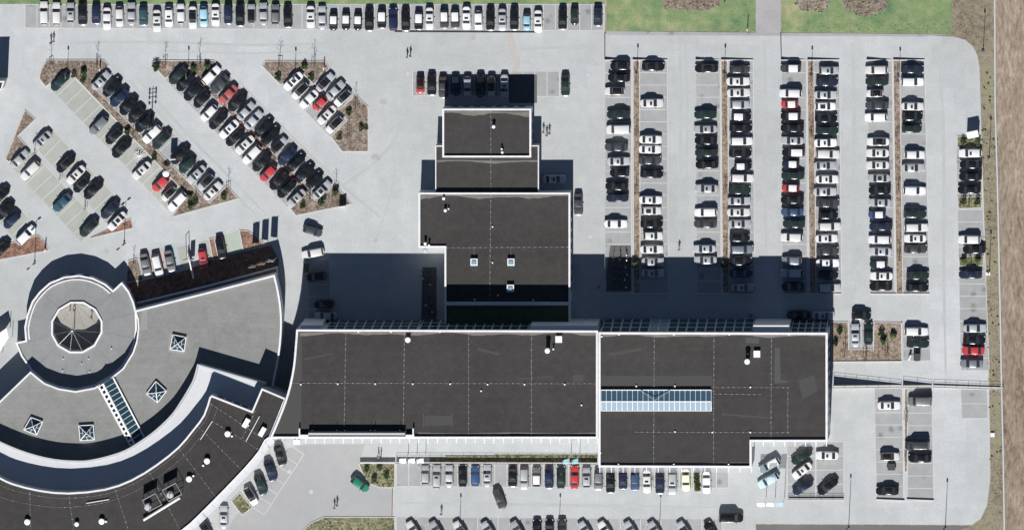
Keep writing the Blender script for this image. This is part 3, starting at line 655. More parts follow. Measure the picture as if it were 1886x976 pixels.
# pyramid skylights
for q in ([(318, 616), (343, 621), (339, 647), (313, 643)], [(287, 702), (306.5, 720), (290, 741), (269.5, 725)], [(57, 768), (78.6, 776), (67.7, 800.5), (43.5, 791)], [(145, 783.5), (171.8, 782), (174, 809), (147.6, 811)]):
    z = HH - .3; cs = [P(x, y, z + .45) for x, y in q]; cs = ccw(cs); cen = sum(cs, Vector()) / 4; ap = Vector((cen.x, cen.y, z + 1.6))
    sk = part('pyramid_skylight', H, (lambda g: g)(prism([v.to_2d() for v in cs], z, z + .43)), M_WHITE)
    up = Vector((0, 0, .03)); g = []
    for i in range(4):
        a, b = cs[i], cs[(i + 1) % 4]
        k = [a.lerp(b, .07).lerp(ap, .05), a.lerp(b, .93).lerp(ap, .05), a.lerp(b, .5).lerp(ap, .90)]
        nn = (b - a).normalized(); mid = a.lerp(b, .5)
        part('pane', H, (k + [v - up * 2 for v in k], [(0, 1, 2), (5, 4, 3), (0, 3, 4, 1), (1, 4, 5, 2), (2, 5, 3, 0)]), M_GLASST, sk)
        g += [tube(a + up, b + up, .09, n=4), tube(a + up, ap + up, .08, n=4)]
        if mid.y < cen.y + .3: g += [tube(mid + up, mid.lerp(ap, .5) + up, .045, n=4), tube(a.lerp(ap, .5) + up, mid.lerp(ap, .5) + up, .04, n=4), tube(b.lerp(ap, .5) + up, mid.lerp(ap, .5) + up, .04, n=4)]
    part('skylight_frame', H, join(*g), M_WHITE, sk)
for pts in ([(262, 572), (271, 571), (272, 607), (258, 608)], [(311, 612), (348, 617), (342, 652), (309, 647)]):
    part('roof_patch', H, flat(IMG(pts, HH - .3), HH - .292), mat('newer_roof_felt', (.235, .237, .228), .9), Hr)
# glazed ridge light
z = HH - .3
l0, l1 = P(181, 712, z + .35), P(240, 821, z + .35); m0, m1 = P(190, 706, z + .95), P(248, 817, z + .95); r0, r1 = P(209, 695, z + .35), P(266, 804, z + .35)
gw = part('glazed_ridge', H, prism([v.to_2d() for v in (l0, l1, r1, r0)], z, z + .33), M_WHITE)
n = 13
for i in range(n):
    for p0, p1, mm, k0, k1 in ((l0, l1, M_GLASS, .22, .72), (r0, r1, M_GLASST, .10, .92)):
        u0, u1 = (i + (.2 if mm is M_GLASS else .07)) / n, (i + (.8 if mm is M_GLASS else .93)) / n
        q = [p0.lerp(p1, u0).lerp(m0.lerp(m1, u0), k0), p0.lerp(p1, u1).lerp(m0.lerp(m1, u1), k0), p0.lerp(p1, u1).lerp(m0.lerp(m1, u1), k1), p0.lerp(p1, u0).lerp(m0.lerp(m1, u0), k1)]
        q = [v + Vector((0, 0, .05)) for v in q]
        part('pane', H, (q + [v - Vector((0, 0, .04)) for v in q], [(0, 1, 2, 3), (0, 4, 5, 1), (1, 5, 6, 2), (2, 6, 7, 3), (3, 7, 4, 0)]), mm, gw)
part('ridge_roof', H, ([l0, l1, m1, m0, r0, r1], [(0, 1, 2, 3), (3, 2, 5, 4), (0, 3, 4), (1, 5, 2)]), M_WHITE, gw)
part('glazing_bars', H, join(tube(m0 + Vector((0, 0, .06)), m1 + Vector((0, 0, .06)), .1, n=4), tube(r0 + Vector((0, 0, .06)), r1 + Vector((0, 0, .06)), .12, n=4), tube(l0 + Vector((0, 0, .06)), l1 + Vector((0, 0, .06)), .12, n=4)), M_WHITE, gw)
# dark lattice hood where the ridge meets the round roof
q = [P(x, y, GH + 1.2) for x, y in ((199, 665), (210, 671), (209, 692), (194, 692), (186, 684))]
windows(H, P(500, 510, HH), P(255, 572, HH), .8, 1, 2, 1.3, 2.2, 1.9)

# --- crescent wing: pale deck and dark curved roof
KH, LH = 8.6, 12.4
K = root_at('crescent_building', 330, 870, 'curved dark-roofed wing with a bright white inner deck along its hollow side', 'building')
K_OUT = [(366.5, 671), (359, 698), (351, 714), (336, 739), (318, 765), (289, 793), (262, 813), (232, 831), (200, 842), (169, 849), (145, 851), (100, 848), (50, 836), (0, 816), (-60, 785)]
L_IN = [(386, 731), (375, 764), (355, 791), (328, 823), (288, 855), (242, 883), (193, 900), (126, 907), (72, 902), (24, 890), (0, 879), (-60, 850)]
L_OUT = [(497, 807), (489, 812), (478, 832), (453, 862), (413, 904), (364, 953), (335, 978), (250, 1040), (-60, 1090)]
Kp = IMG([(489, 706), (366.5, 671)] + densify(K_OUT, 2)[1:] + [(-60, 870), (0, 895), (120, 925), (250, 890), (350, 810), (400, 740), (470, 760), (489, 722)], KH)
part('wall', K, sides(Kp, 0, KH - .02), M_WALL)
Kr = part('deck', K, flat(inset(Kp, .05), KH - .25), M_DECK)
strip_img(K, 'deck_coping', densify(K_OUT, 3), .35, KH - .3, KH, KH, M_COPEG, -1 if True else 1)
strip_img(K, 'deck_coping', [(366.5, 671), (489, 706)], .35, KH - .3, KH + .004, KH, M_COPEG, -1)
Lp = IMG([(390, 728), (464, 757), (482, 715), (527, 734)] + [(523, 742), (511, 773), (497, 807)] + densify(L_OUT, 2)[1:] + list(reversed(densify(L_IN, 2))), LH)
part('wall', K, sides(Lp, 0, LH - .02), M_WALL)
Lr = part('roof', K, flat(inset(Lp, .05), LH - .45), M_ROOFD)
part('parapet', K, ring(Lp, .34, LH - .5, LH, out=.03), M_COPE)
c = LH - .45
for x, y, r_ in ((419, 799, .6), (381, 849, .6), (348, 882, .6), (50, 961, .6), (187, 960, .6), (141, 965, .45)): vent(K, x, y, c, r_, .9, Lr)
for x, y in ((427, 803), (374, 857), (356, 876), (195, 960)): vent(K, x, y, c, .22, .5, Lr)
hatch(K, 453, 779, c, .95, Lr, .8, R(-30), 1.9); hatch(K, 483, 795, c, .95, Lr, .8, R(-30), 1.9)
vent(K, 457, 783, c, .18, .9, Lr)
def arcpts(f, pts=None):
    """points a fraction f of the way from the inner to the outer edge"""
    A_ = densify(L_IN, 3); B_ = densify([(497, 800), (470, 842), (436, 880), (400, 918), (350, 965), (300, 1005), (230, 1045), (150, 1070), (80, 1080), (20, 1085), (-20, 1088), (-60, 1090)], 3)
    return [(a[0] + (b[0] - a[0]) * f, a[1] + (b[1] - a[1]) * f) for a, b in zip(A_, B_)]
sg = []
for f in (.06, .16):
    ap_ = arcpts(f); sg += [(*ap_[i], *ap_[i + 1]) for i in range(1, len(ap_) - 3)]
for i in (1, 5, 9, 13, 17, 21, 25):
    a, b = arcpts(.05)[i], arcpts(.97)[i]; sg.append((*a, *b))
sg += [(391, 775, 369, 809), (478, 766, 453, 812), (391, 775, 452, 812), (452, 812, 474, 826), (470, 757, 447, 805)]
conductors(K, sg, c, Lr)
for x0, y0, x1, y1 in ((391, 775, 369, 809), (478, 766, 453, 812), (159, 926, 201, 919)):
    a, b = P(x0, y0, c + .25), P(x1, y1, c + .25); part('roof_pipe', K, tube(a, b, .09), M_COPE, Lr)
# stair head beside the long hall, plant deck with two fans and a long duct
def lbox(name, x, y, h, lx, ly, lz, deg, m, parent=None): 
    q = P(x, y, h + lz); return part(name, K, box(q.x, q.y, h, lx, ly, lz, R(deg)), m, parent)
for x, y in ((272, 933), (313, 911)):
    q = P(x, y, c + 1.0); part('fan_unit', K, lathe((q.x, q.y, c), [(.75, .2), (.75, .9), (.55, 1.15), (.3, 1.2)], 14), M_COPEG, Lr, smooth=40)
for x, y, dg in ((280, 925, 28), (317, 906, 28)):
    q = P(x, y, c + 2.4); e = Vector((math.cos(R(dg)), math.sin(R(dg)))); n_ = Vector((-e.y, e.x)); g = []
    for sx in (-1.5, 1.5):
        for sy in (-1.3, 1.3):
            b = q.to_2d() + e * sx + n_ * sy; g.append(tube((*b, c), (*b, c + 2.6), .07, n=4))
    for sy in (-1.3, 1.3):
        for z_ in (1.2, 2.5): g.append(tube((*(q.to_2d() - e * 1.5 + n_ * sy), c + z_), (*(q.to_2d() + e * 1.5 + n_ * sy), c + z_), .06, n=4))
    for sx in (-1.5, 1.5): g.append(tube((*(q.to_2d() + e * sx - n_ * 1.3), c + 2.5), (*(q.to_2d() + e * sx + n_ * 1.3), c + 2.5), .06, n=4))
    fr = part('plant_frame', K, join(*g), M_STEEL, Lr)
    b = q.to_2d() + n_ * 1.28; part('acoustic_panel', K, box(b.x, b.y, c + .9, 2.9, .1, 1.75, R(dg)), M_COPEG, Lr)
a, b = P(264, 957, c + .7), P(331, 916, c + .7); part('duct', K, tube(a, b, .28, n=10), M_COPE, Lr, smooth=40)
# sunshade of pale panels along the outer curve
oc = densify(L_OUT[:8], 6); op = [P(x, y, LH).to_2d() for x, y in oc]
acc, last = 0.0, 0; stops = [0]
for i in range(1, len(op)):
    acc += (op[i] - op[i - 1]).length
    if acc >= 1.5: stops.append(i); acc = 0.0
for i0, i1 in zip(stops[:-1], stops[1:]):
    a, b = op[i0], op[i1]; e = (b - a).normalized(); n_ = Vector((e.y, -e.x)); n_ = n_ if n_.x > 0 else -n_
    a, b = a.lerp(b, .06), a.lerp(b, .94)
    V = [Vector((*q, LH - 1.2)) for q in (a + n_ * .08, b + n_ * .08, b + n_ * 1.25, a + n_ * 1.25)]
    part('sunshade_panel', K, (V + [v + Vector((0, 0, .07)) for v in V], [(3, 2, 1, 0), (4, 5, 6, 7), (0, 1, 5, 4), (1, 2, 6, 5), (2, 3, 7, 6), (3, 0, 4, 7)]), M_DECK)
    ca = op[i0] + n_ * .65; part('bracket', K, box(ca.x, ca.y, LH - 1.28, 1.3, .10, .2, math.atan2(n_.y, n_.x)), M_COPE)
for i in range(0, len(op) - 7, 6): windows(K, op[i + 6], op[i], 1.0, 3, 3.7, 1.3, 2.0, 1.9, ends=.2)
windows(K, P(464, 757, LH), P(390, 728, LH), 9.0, 1, 2, 1.2, 1.8, 1.7)

# --- pieces of buildings at the left edge
OB = root_at('edge_building', -30, 150, 'corner of a dark building cut by the left edge above the first hedge', 'building')
block(OB, [(-90, 152), (8, 150), (3, 166), (-90, 190)], 7.6, M_ROOFD, M_WALL, par=.4, cw=.3)
windows(OB, P(3, 166, 7.6), P(8, 150, 7.6), .8, 2, 3, 1.1, 1.8, 1.5, ends=.1)
OT = root_at('white_canopy', 2, 625, 'white pointed canopy cut by the left edge beside the round pavilion', 'canopy')
q = [P(x, y, 3.0) for x, y in ((-40, 640), (12, 604), (16, 622), (-2, 650))]; part('canopy_roof', OT, prism([v.to_2d() for v in q], 2.9, 3.0), M_WHITE)
for v in q[1:]: part('post', OT, tube((v.x * .995, v.y, 0), (v.x * .995, v.y, 2.9), .06), M_STEEL)

# ------------------------------------------------------------------ walls and railings
def wall_thing(name, label, pts, th, h0, h1, m=None, cat='wall', rail=False, rail_h=1.0):
    a, b = P(*pts[0]), P(*pts[-1]); r = empty(name, (a.x, a.y, 0), label, cat); q = [P(*p).to_2d() for p in pts]
    V, F_ = [], []; k = len(q); T = 0; L_ = sum((q[i + 1] - q[i]).length for i in range(k - 1)); hs = []
    for i in range(k):
        if i: T += (q[i] - q[i - 1]).length
        e = (q[min(i + 1, k - 1)] - q[max(i - 1, 0)]).normalized(); n = Vector((-e.y, e.x)) * th / 2; h = h0 + (h1 - h0) * T / L_; hs.append(h)
        V += [Vector((*(q[i] + n), -.01)), Vector((*(q[i] + n), h)), Vector((*(q[i] - n), h)), Vector((*(q[i] - n), -.01))]
    F_ = [(4 * i + j, 4 * i + (j + 1) % 4, 4 * i + 4 + (j + 1) % 4, 4 * i + 4 + j) for i in range(k - 1) for j in range(4)] + [(3, 2, 1, 0), (4 * k - 4, 4 * k - 3, 4 * k - 2, 4 * k - 1)]
    part('wall', r, (V, F_), m or M_KERB)
    if rail:
        for i in range(k - 1):
            d = q[i + 1] - q[i]; nn = max(1, int(d.length / 2.2))
            for s in range(nn + (1 if i == k - 2 else 0)):
                c = q[i].lerp(q[i + 1], s / nn); h = hs[i] + (hs[i + 1] - hs[i]) * s / nn
                part('rail_post', r, tube((*c, h), (*c, h + rail_h), .035, n=5), M_DSTEEL)
            for z in (rail_h, rail_h * .5): part('rail', r, tube((*q[i], hs[i] + z), (*q[i + 1], hs[i + 1] + z), .03, n=5), M_DSTEEL)
    return r
for i, (xa, xm, xb) in enumerate(((1114, 1163, 1229), (1281, 1326, 1387), (1439, 1485, 1546), (1596, 1643, 1703))):
    nm = ('first', 'second', 'third', 'fourth')[i]
    wall_thing('wedge_wall', f'tapering kerb wall closing the left half of the {nm} east bay block', [(xa, 111), (xm, 111)], .22, .55, .08)
    wall_thing('wedge_wall', f'tapering kerb wall closing the right half of the {nm} east bay block', [(xm + 2, 111), (xb, 111)], .22, .45, .22)
wall_thing('edge_kerb', 'thin dark kerb left of the first east bay block below the lawn', [(1114, 62), (1114, 110)], .16, .25, .25, M_DSTEEL, 'kerb')
wall_thing('edge_kerb', 'thin dark kerb left of the third east bay block below the lawn', [(1438, 62), (1439, 110)], .16, .25, .25, M_DSTEEL, 'kerb')
for xa, xb, nm in ((1115, 1231, 'first'), (1284, 1390, 'second'), (1442, 1549, 'third'), (1603, 1712, 'fourth')):
    wall_thing('edge_kerb', f'pale stone kerb across the bottom end of the {nm} east bay block', [(xa, 541), (xb, 541)], .2, .2, .2, None, 'kerb')
wall_thing('ramp_wall', 'tapering ramp wall with railing right of the corner hall', [(1535, 711), (1660, 711)], .55, 1.65, .25, None, 'wall', True)
wall_thing('ramp_wall', 'short stepped ramp wall with railing below the small east bays', [(1663, 711), (1716, 711)], .5, .95, .3, None, 'wall', True)
wall_thing('ramp_wall', 'long low wall with dark railing reaching the right verge', [(1719, 711), (1848, 715)], .5, .35, .25, None, 'wall', True)
wall_thing('bed_wall', 'pale wall edging the shrub bed right of the corner hall', [(1530, 666), (1661, 665), (1661, 594)], .2, .3, .3)
wall_thing('terrace_wall', 'dark-shadowed terrace wall left of the flags below the long hall', [(663, 851), (728, 851)], .3, .85, .85)
wall_thing('terrace_wall', 'low terrace wall with railing above the lower car row', [(730, 851), (1100, 852)], .3, .95, .95, None, 'wall', True, .9)
wall_thing('bay_wall', 'low wall with railing below the two dark angled cars', [(1452, 918), (1554, 918)], .25, .35, .35, None, 'wall', True, .7)
wall_thing('edge_kerb', 'long dark kerb below the right half of the top car row', [(727, 59), (992, 60)], .16, .2, .2, M_DSTEEL, 'kerb')
wall_thing('boundary_wall', 'long thin boundary wall between verge and bare earth at right', [(1832, -60), (1833, 200), (1837, 330), (1842, 560), (1845, 720), (1848, 850), (1851, 1040)], .3, .45, .45, M_COPEG)
wall_thing('edge_kerb', 'reddish kerb line from the green bed to the bottom bed', [(723, 898), (722, 951)], .14, .15, .15, M_WOOD, 'kerb')
for x0, x1, nm in ((1614, 1666, 'left'), (1670, 1720, 'right')): wall_thing('edge_kerb', f'low kerb closing the {nm} of the two lower right bay rows', [(x0, 919), (x1, 921)], .2, .35, .35, None, 'kerb')

# ------------------------------------------------------------------ cars
CARS = '''
# the top row under the grass verge | R1 | left
82,25 N e white
105,26 N e white
131,24 N h silver o
153,27 S s black
178,28 S h navy
198,35 S s white
221,31 S h white
243,26 N s silver
265,31 S h teal
290,39 S s white o
312,32 S h white o
334,26 N h white
356,33 S s white k
376,31 S h lightblue
398,28 S s white o
421,28 S h navy
443,29 S s black
464,26 N h silver k
486,26 N s silver
508,27 N h grey
531,32 S s black
573,32 S s white o
594,33 N s silver
615,41 S m black w
638,40 S m black w
660,41 S m black w
681,38 S s black
704,36 S h black w
725,36 N e navy
748,38 S s black
772,39 S h black w
792,35 S s white o
819,36 S h darkgrey w
839,36 S h darkgrey w
860,34 S s white o
882,38 S h white
904,37 S s black
926,37 S s silver o
948,36 S s black
971,41 S m lightblue
992,40 S s white o
1037,36 S s black
1059,31 S m darkgreen
1102,32 S h navy
# the row above the stepped wing | R2 | left
775,157 S m red k
796,157 S s black
817,162 S s darkgrey
840,159 S h navy
862,159 S h silver
886,159 S s black
906,159 S h silver k
930,159 S s silver o
1042,158 S s darkgreen
# the bays beside the stepped wing | S1 | top
1022,330 E s silver o
1066,377 S s darkgrey
577,425 -17 h darkgrey
577,466 190 e white
584,509 185 h black
598,560 182 h black
601,582 180 s silver
# the upper row of the left diagonal island | P1 | left
187,149 NE s silver o
208,161 NE s black
221,180 SW s navy
238,196 SW s black
253,212 SW h black
267,227 SW s black
281,247 SW e white
299,258 SW s darkgreen
333,286 SW s black
346,304 SW h darkgreen
363,321 SW s silver o
380,336 SW h silver k
393,352 NE s white o
# the lower row of the left diagonal island | P2 | left
112,151 SW s darkgreen
183,231 SW e grey
211,251 SW h black
225,274 SW s black
262,314 SW s white o
297,338 SW h red
312,357 SW m white k
328,371 SW e white
# the far left diagonal bays | P3 | left
79,258 SW s silver o
38,293 NE s silver
57,314 SW e white
122,302 SW s black
141,322 SW s white o
151,340 SW h black
173,350 SW s black
116,373 SW s teal
204,386 SW s navy
217,407 SW s white O
165,419 SW s darkgreen
10,388 SW s black
23,406 SW h navy
49,433 NE e white
1,361 SW s black
3,459 SW s black
# the lower row of the middle diagonal block | P4 | left
329,139 SW s darkgreen
343,152 SW s black
357,169 SW e black
373,184 SW h black
386,208 SW h white
403,222 SW s black
423,238 SW s white o
434,253 SW s black
452,267 SW s white o
465,285 SW e white
483,299 SW s black
495,319 SW h red
515,333 SW s black
529,348 SW s black
547,365 SW s silver o
# the upper row of the middle diagonal block | P5 | left
390,139 NE e white
406,156 SW s darkgrey
421,174 SW s palered
438,189 SW s black
454,205 NE s silver
468,221 NE s silver
487,235 NE s black
499,251 NE e black
515,268 NE h silver k
530,288 SW s navy
546,300 NE s black
562,319 NE s black
580,332 NE h black
594,350 NE s silver O
# the small diagonal block with two brown beds | P6 | left
541,150 SW s white O
554,168 SW h white k
570,183 SW s white
590,191 SW m red
603,212 SW s white o
617,230 SW h white k
600,152 NE s silver k
619,166 NE s silver
632,181 SW h white k
# the bays above the fan-shaped roof | Q | left
269,487 -78 s grey
291,489 -77 e white
314,481 -78 s grey
375,476 -82 h red o
408,457 -80 s black
# the first column of the east car park | C1 | top
1143,122 W h black
1141,143 W s black
1133,168 W h white k
1140,211 W s darkgreen
1140,238 W v white
1136,271 W s darkgrey
1140,297 E s silver o
1142,318 W h black
1137,343 W s black
1138,364 W s navy
1135,412 E s white
# the second column of the east car park | C2 | top
1204,123 E s black
1201,190 E s white o
1199,257 E s white o
1198,275 E s white o
1198,295 E s darkgrey
1201,320 E s black
1199,368 E s white o
1200,388 E h white O
1201,412 E s black
1203,434 E h white o
1201,459 E s white o
1203,482 E s silver o
1203,503 E s silver o
# the third column of the east car park | C3 | top
1302,126 W s black
1300,211 W s darkgreen
1300,238 W s silver o
1301,259 W s black
1302,281 W s darkgreen
1303,303 W s black
1302,347 W s silver o
1301,391 W e white
1300,412 W s darkgrey
1298,458 W s silver o
1300,479 W s silver o
# the fourth column of the east car park | C4 | top
1363,128 E h darkgrey
1360,150 E s white o
1361,171 E s white o
1363,193 E h silver
1366,215 E h black w
1365,236 E s black
1366,260 E e white
1364,282 E s black
1369,306 E m black w
1367,328 E e white
1363,350 E s darkgreen
1362,370 E s silver o
1361,391 E s white o
1363,412 E s silver o
1363,438 E h black
1367,459 E e grey
1365,481 E s black
1366,503 E s navy
1368,529 E s silver o
# the fifth column of the east car park | C5 | top
1457,126 W h darkgrey w
1457,172 W e white
1455,192 W m red w
1457,214 W h black w
1460,236 W s black
1460,259 W s silver o
1462,281 W e black w
1457,302 W m navy w
1461,323 W s darkgreen
1457,346 W m red w
1460,368 W s black
1460,390 W s blue
1463,412 W s darkgreen
1459,437 W e white
1459,480 W h grey
1459,503 W e silver
1461,527 W s black
# the sixth column of the east car park | C6 | top
1527,130 E h silver o
1524,151 E s navy
1521,175 E s silver o
1521,196 E h white O
1522,218 E s black
1524,240 E s darkgreen
1521,263 E s white o
1525,284 E e white
1520,305 E s silver o
1524,330 E s white o
1520,353 E s silver o
1525,374 E s darkgrey o
1526,396 E h black
1528,417 E e white
1523,439 E s white o
1525,462 E s darkgrey
1525,484 E s white o
1526,506 E h black
1528,530 E e silver
# the seventh column of the east car park | C7 | top
1615,129 W e white
1616,150 W s darkgreen
1612,172 W m white k
1616,194 W s darkgrey
1614,216 W e white
1618,261 W s white k
1617,282 W s white o
1617,304 W s white o
1619,328 W s silver O
1621,350 W s black
1621,373 W s silver o
1616,395 W m blue w
1623,417 W s navy
1621,441 W e white
1622,463 W s silver o
1619,486 W m darkgreen w
1624,508 W s white o
1623,527 W s black
# the eighth column of the east car park | C8 | top
1681,128 E s navy
1681,151 E e white
1681,196 E s white o
1681,215 E h black
1680,237 E h darkgreen
1685,285 E h white
1682,309 E s silver o
1685,351 E e white
1686,394 E e darkgreen
1688,419 E e white
1686,439 W s white o
1687,458 E s darkgrey
1691,507 E s darkgreen
1690,529 E s black
# the single column along the right verge | C9 | top
1788,282 W e white o
1789,303 W s black
1788,325 W s black
1786,349 W s black
1786,441 W e white
1795,459 W s black
1788,505 W s navy
1796,604 E s silver
1795,626 E s black
1793,645 W s red
1790,669 W s grey
# the bays around the brown shrub bed | D1 | left
1471,579 W s black
1517,581 E s silver o
1587,581 E h black
1576,617 N s silver o
1600,614 N s darkgreen
1688,610 E e white
1691,632 E s darkgreen
# the two lower right bay rows | D2 | top
1695,738 W v grey
1638,746 E s white o
1690,819 W v darkgrey
1639,840 E h white k
1695,843 W s black
1635,903 W s black
# the bays below the notched corner | D3 | left
1418,856 209 e paleblue w
1416,884 209 e paleblue
1477,840 212 s darkgreen
1478,866 217 s white o
1479,896 213 s navy
1525,895 218 s black
1524,838 W s white o
1347,953 E v black
# the lower row under the long hall | D4 | left
784,874 N h silver
805,877 N e silver o
828,876 N s silver
853,875 N s black k
876,876 N h blue
898,875 N s silver o
921,918 -68 s darkgrey
945,877 S s black
966,880 S e silver
989,878 N h grey w
1012,879 S s navy
1034,878 N s darkgreen
1059,878 N s red
1081,879 N h silver o
1103,884 S h grey
1125,888 S s black
1148,884 S h navy
1170,886 S h blue
1192,886 S s white o
1216,889 S s navy
1239,889 S e silver o
1264,883 S s cream
1302,888 S s white
# the row cut by the bottom edge | D5 | left
764,978 122 s white
806,978 122 s silver
850,978 122 s white k
901,978 122 s silver
955,978 122 s silver
990,976 N s black
1013,976 N s black
1036,976 N s darkgrey
1080,978 122 s silver
1117,978 122 s white
1164,978 122 s silver
1208,978 122 s silver
1262,978 122 s silver k
1311,980 115 s black
# the bays beside the curved dark roof | D6 | left
517,838 -72 s black
499,866 -70 s navy
481,892 -70 s darkgreen
463,913 -60 h white k
413,951 N s silver o
664,891 -37 h green
379,972 -60 s black
'''
PAINT = {}
def paint(n, v=0):
    k = (n, v)
    if k in PAINT: return PAINT[k]
    c, me, ro = {'white': ((.64, .64, .64), 0, .4), 'silver': ((.41, .425, .445), .2, .4), 'paleblue': ((.46, .58, .62), 0, .45), 'grey': ((.20, .215, .23), .35, .35), 'darkgrey': ((.055, .058, .062), .2, .32),
         'black': ((.008, .009, .010), 0, .25), 'navy': ((.016, .024, .055), .1, .25), 'blue': ((.04, .085, .19), .1, .3), 'lightblue': ((.30, .52, .62), .1, .35), 'teal': ((.035, .085, .12), .2, .3),
         'darkgreen': ((.017, .032, .028), .1, .25), 'green': ((.02, .20, .135), .1, .3), 'red': ((.44, .04, .045), 0, .35), 'palered': ((.38, .085, .085), .1, .4), 'cream': ((.70, .68, .50), 0, .35)}[n]
    f = (1, .86, 1.12, .94)[v]; w = (0, .012, -.008, .006)[v]; c = tuple(max(0, x * f * (1 + q * w * (1.2 if sum(c) > .9 else 6))) for x, q in zip(c, (1, .2, -1)))
    m = mat(f'car_paint_{n}_{"abcd"[v]}', c, ro + .05 * (v == 1), me, .5); PAINT[k] = m; return m
ROOFM = {'k': mat('black_roof_skin', (.012, .011, .010), .25, 0, .3), 'w': mat('pale_glare_roof_skin', (.70, .70, .71), .35, 0, .3)}  # pale skin also paints sun glare onto a dark car's roof
CAR_T = {   # length, half width, bonnet end, roof start, roof end, cabin end (from the nose at +x), heights: belt, roof, bonnet, boot
    's': (4.50, .86, 1.02, .42, -1.02, -1.62, .93, 1.41, .86, .95),
    'h': (3.95, .83, .92, .38, -1.42, -1.86, .95, 1.44, .88, .95),
    'm': (3.45, .79, .86, .36, -1.20, -1.60, .97, 1.50, .90, .96),
    'e': (4.60, .86, 1.00, .42, -1.85, -2.16, .93, 1.45, .87, .94),
    'v': (4.75, .92, 1.35, .80, -2.10, -2.30, 1.08, 1.88, 1.02, 1.08),
    'p': (4.70, .86, 1.05, .50, -.35, -.55, .95, 1.62, .90, .80)}
CARMESH = {}
def car_meshes(t):
    if t in CARMESH: return CARMESH[t]
    L_, hw, xb, xr0, xr1, xc, zb, zr, zh, zt = CAR_T[t]; x0, x1 = -L_ / 2, L_ / 2
    def top(x):
        if x >= xb: 
            k = (x - xb) / (x1 - xb); return zb - .01 - (zb - zh) * k - .22 * max(0, k - .75) * 2.0
        if x <= xc:
            k = (xc - x) / max(.05, xc - x0); return zt - .10 * max(0, k - .6)
        return zb
    def half(x):
        d = min(x - x0, x1 - x); k = min(1, d / .95); return hw * (.50 + .50 * math.sqrt(max(0, 1 - (1 - k) ** 2)))
    xs = [x0, x0 + .06, x0 + .2, x0 + .45, x0 + .8] + [x0 + .8 + (L_ - 1.6) * i / 6 for i in range(1, 6)] + [x1 - .8, x1 - .45, x1 - .2, x1 - .06, x1]
    V, F_ = [], []; n = 9
    for x in xs:
        h, z = half(x), top(x); endk = .0 if x0 + .05 < x < x1 - .05 else .06
        pr = [(h - .05, .26 + endk), (h, .40 + endk), (h + .015, .60), (h - .02, z - .12), (h - .14, z - .01)]
        row = pr + [(0, z + .025)] + [(-y, zz) for y, zz in reversed(pr)]
        V += [(x, y, zz) for y, zz in row]
    n = 11
    for i in range(len(xs) - 1):
        for j in range(n - 1): F_.append((i * n + j, i * n + j + 1, (i + 1) * n + j + 1, (i + 1) * n + j))
        F_.append((i * n + n - 1, i * n, (i + 1) * n, (i + 1) * n + n - 1))
    F_.append(tuple(range(n))); F_.append(tuple(reversed(range((len(xs) - 1) * n, len(xs) * n))))
    # cabin: lower ring at the belt, upper ring under the roof
    cb = hw - .05; cr = hw - .17; b = len(V)
    low = [(xb + .04, cb - .12), (xb - .30, cb), (xc + .24, cb), (xc - .03, cb - .12)]
    up = [(xr0 - .02, cr - .04), (xr0 - .16, cr), (xr1 + .16, cr), (xr1 + .02, cr - .04)]
    def loop(pts, z): return [(x, y, z) for x, y in pts] + [(x, -y, z) for x, y in reversed(pts)]
    V += loop(low, zb - .02) + loop(up, zr - .04)
    for j in range(8): F_.append((b + j, b + (j + 1) % 8, b + 8 + (j + 1) % 8, b + 8 + j))
    inn = [(x * 1.0 if 0 else (x - (.10 if x > (xr0 + xr1) / 2 else -.10)), y - .08) for x, y in up]
    body = mesh('body', V, F_, M_WHITE, None, 32)
    RV = loop(up, zr - .04) + loop(inn, zr); RF = [(j, (j + 1) % 8, 8 + (j + 1) % 8, 8 + j) for j in range(8)] + [tuple(range(8, 16))]
    roof = mesh('roof', RV, RF, M_WHITE, None, 32)
    def patch(p, off):
        p = [Vector(v) for v in p]; nn = (p[1] - p[0]).cross(p[3] - p[0]).normalized() * off
        return [v + nn for v in p] + [v - nn * .6 for v in p], [(0, 1, 2, 3), (0, 4, 5, 1), (1, 5, 6, 2), (2, 6, 7, 3), (3, 7, 4, 0)]
    def mixq(A, B, C_, D_, u0, u1, v0, v1):
        A, B, C_, D_ = map(Vector, (A, B, C_, D_))
        f = lambda u, v: A.lerp(B, u).lerp(D_.lerp(C_, u), v)
        return [f(u0, v0), f(u1, v0), f(u1, v1), f(u0, v1)]
    ws = mesh('windscreen', *patch(mixq((xb + .04, -(cb - .12), zb - .02), (xb + .04, cb - .12, zb - .02), (xr0 - .02, cr - .04, zr - .04), (xr0 - .02, -(cr - .04), zr - .04), .01, .99, .04, .98), .014), M_CGLASS)
    rw = mesh('rear_window', *patch(mixq((xc - .03, cb - .12, zb - .02), (xc - .03, -(cb - .12), zb - .02), (xr1 + .02, -(cr - .04), zr - .04), (xr1 + .02, cr - .04, zr - .04), .02, .98, .10, .97), .014), M_CGLASS)
    sd = []
    for s in (1, -1):
        q = mixq((xb - .28, s * cb, zb - .02), (xc + .22, s * cb, zb - .02), (xr1 + .15, s * cr, zr - .04), (xr0 - .15, s * cr, zr - .04), .02, .98, .10, .90)
        if s > 0: q = [q[1], q[0], q[3], q[2]]
        sd.append(mesh('side_window', *patch(q, .014), M_CGLASS))
    sr = mesh('sunroof', *box(xr0 - .50, 0, zr - .01, .42, .72, .022), M_CGLASS)
    bigr = mesh('sunroof', *box((xr0 + xr1) / 2 + .05, 0, zr - .01, (xr0 - xr1) * .55, .86, .022), M_CGLASS)
    wv, wf = [], []
    for y in (-.10, .10):
        for i in range(14): t_ = 6.2832 * i / 14; wv.append((.31 * math.cos(t_), y, .31 * math.sin(t_)))
    for i in range(14): t_ = 6.2832 * i / 14; wv.append((.20 * math.cos(t_), .104, .20 * math.sin(t_)))
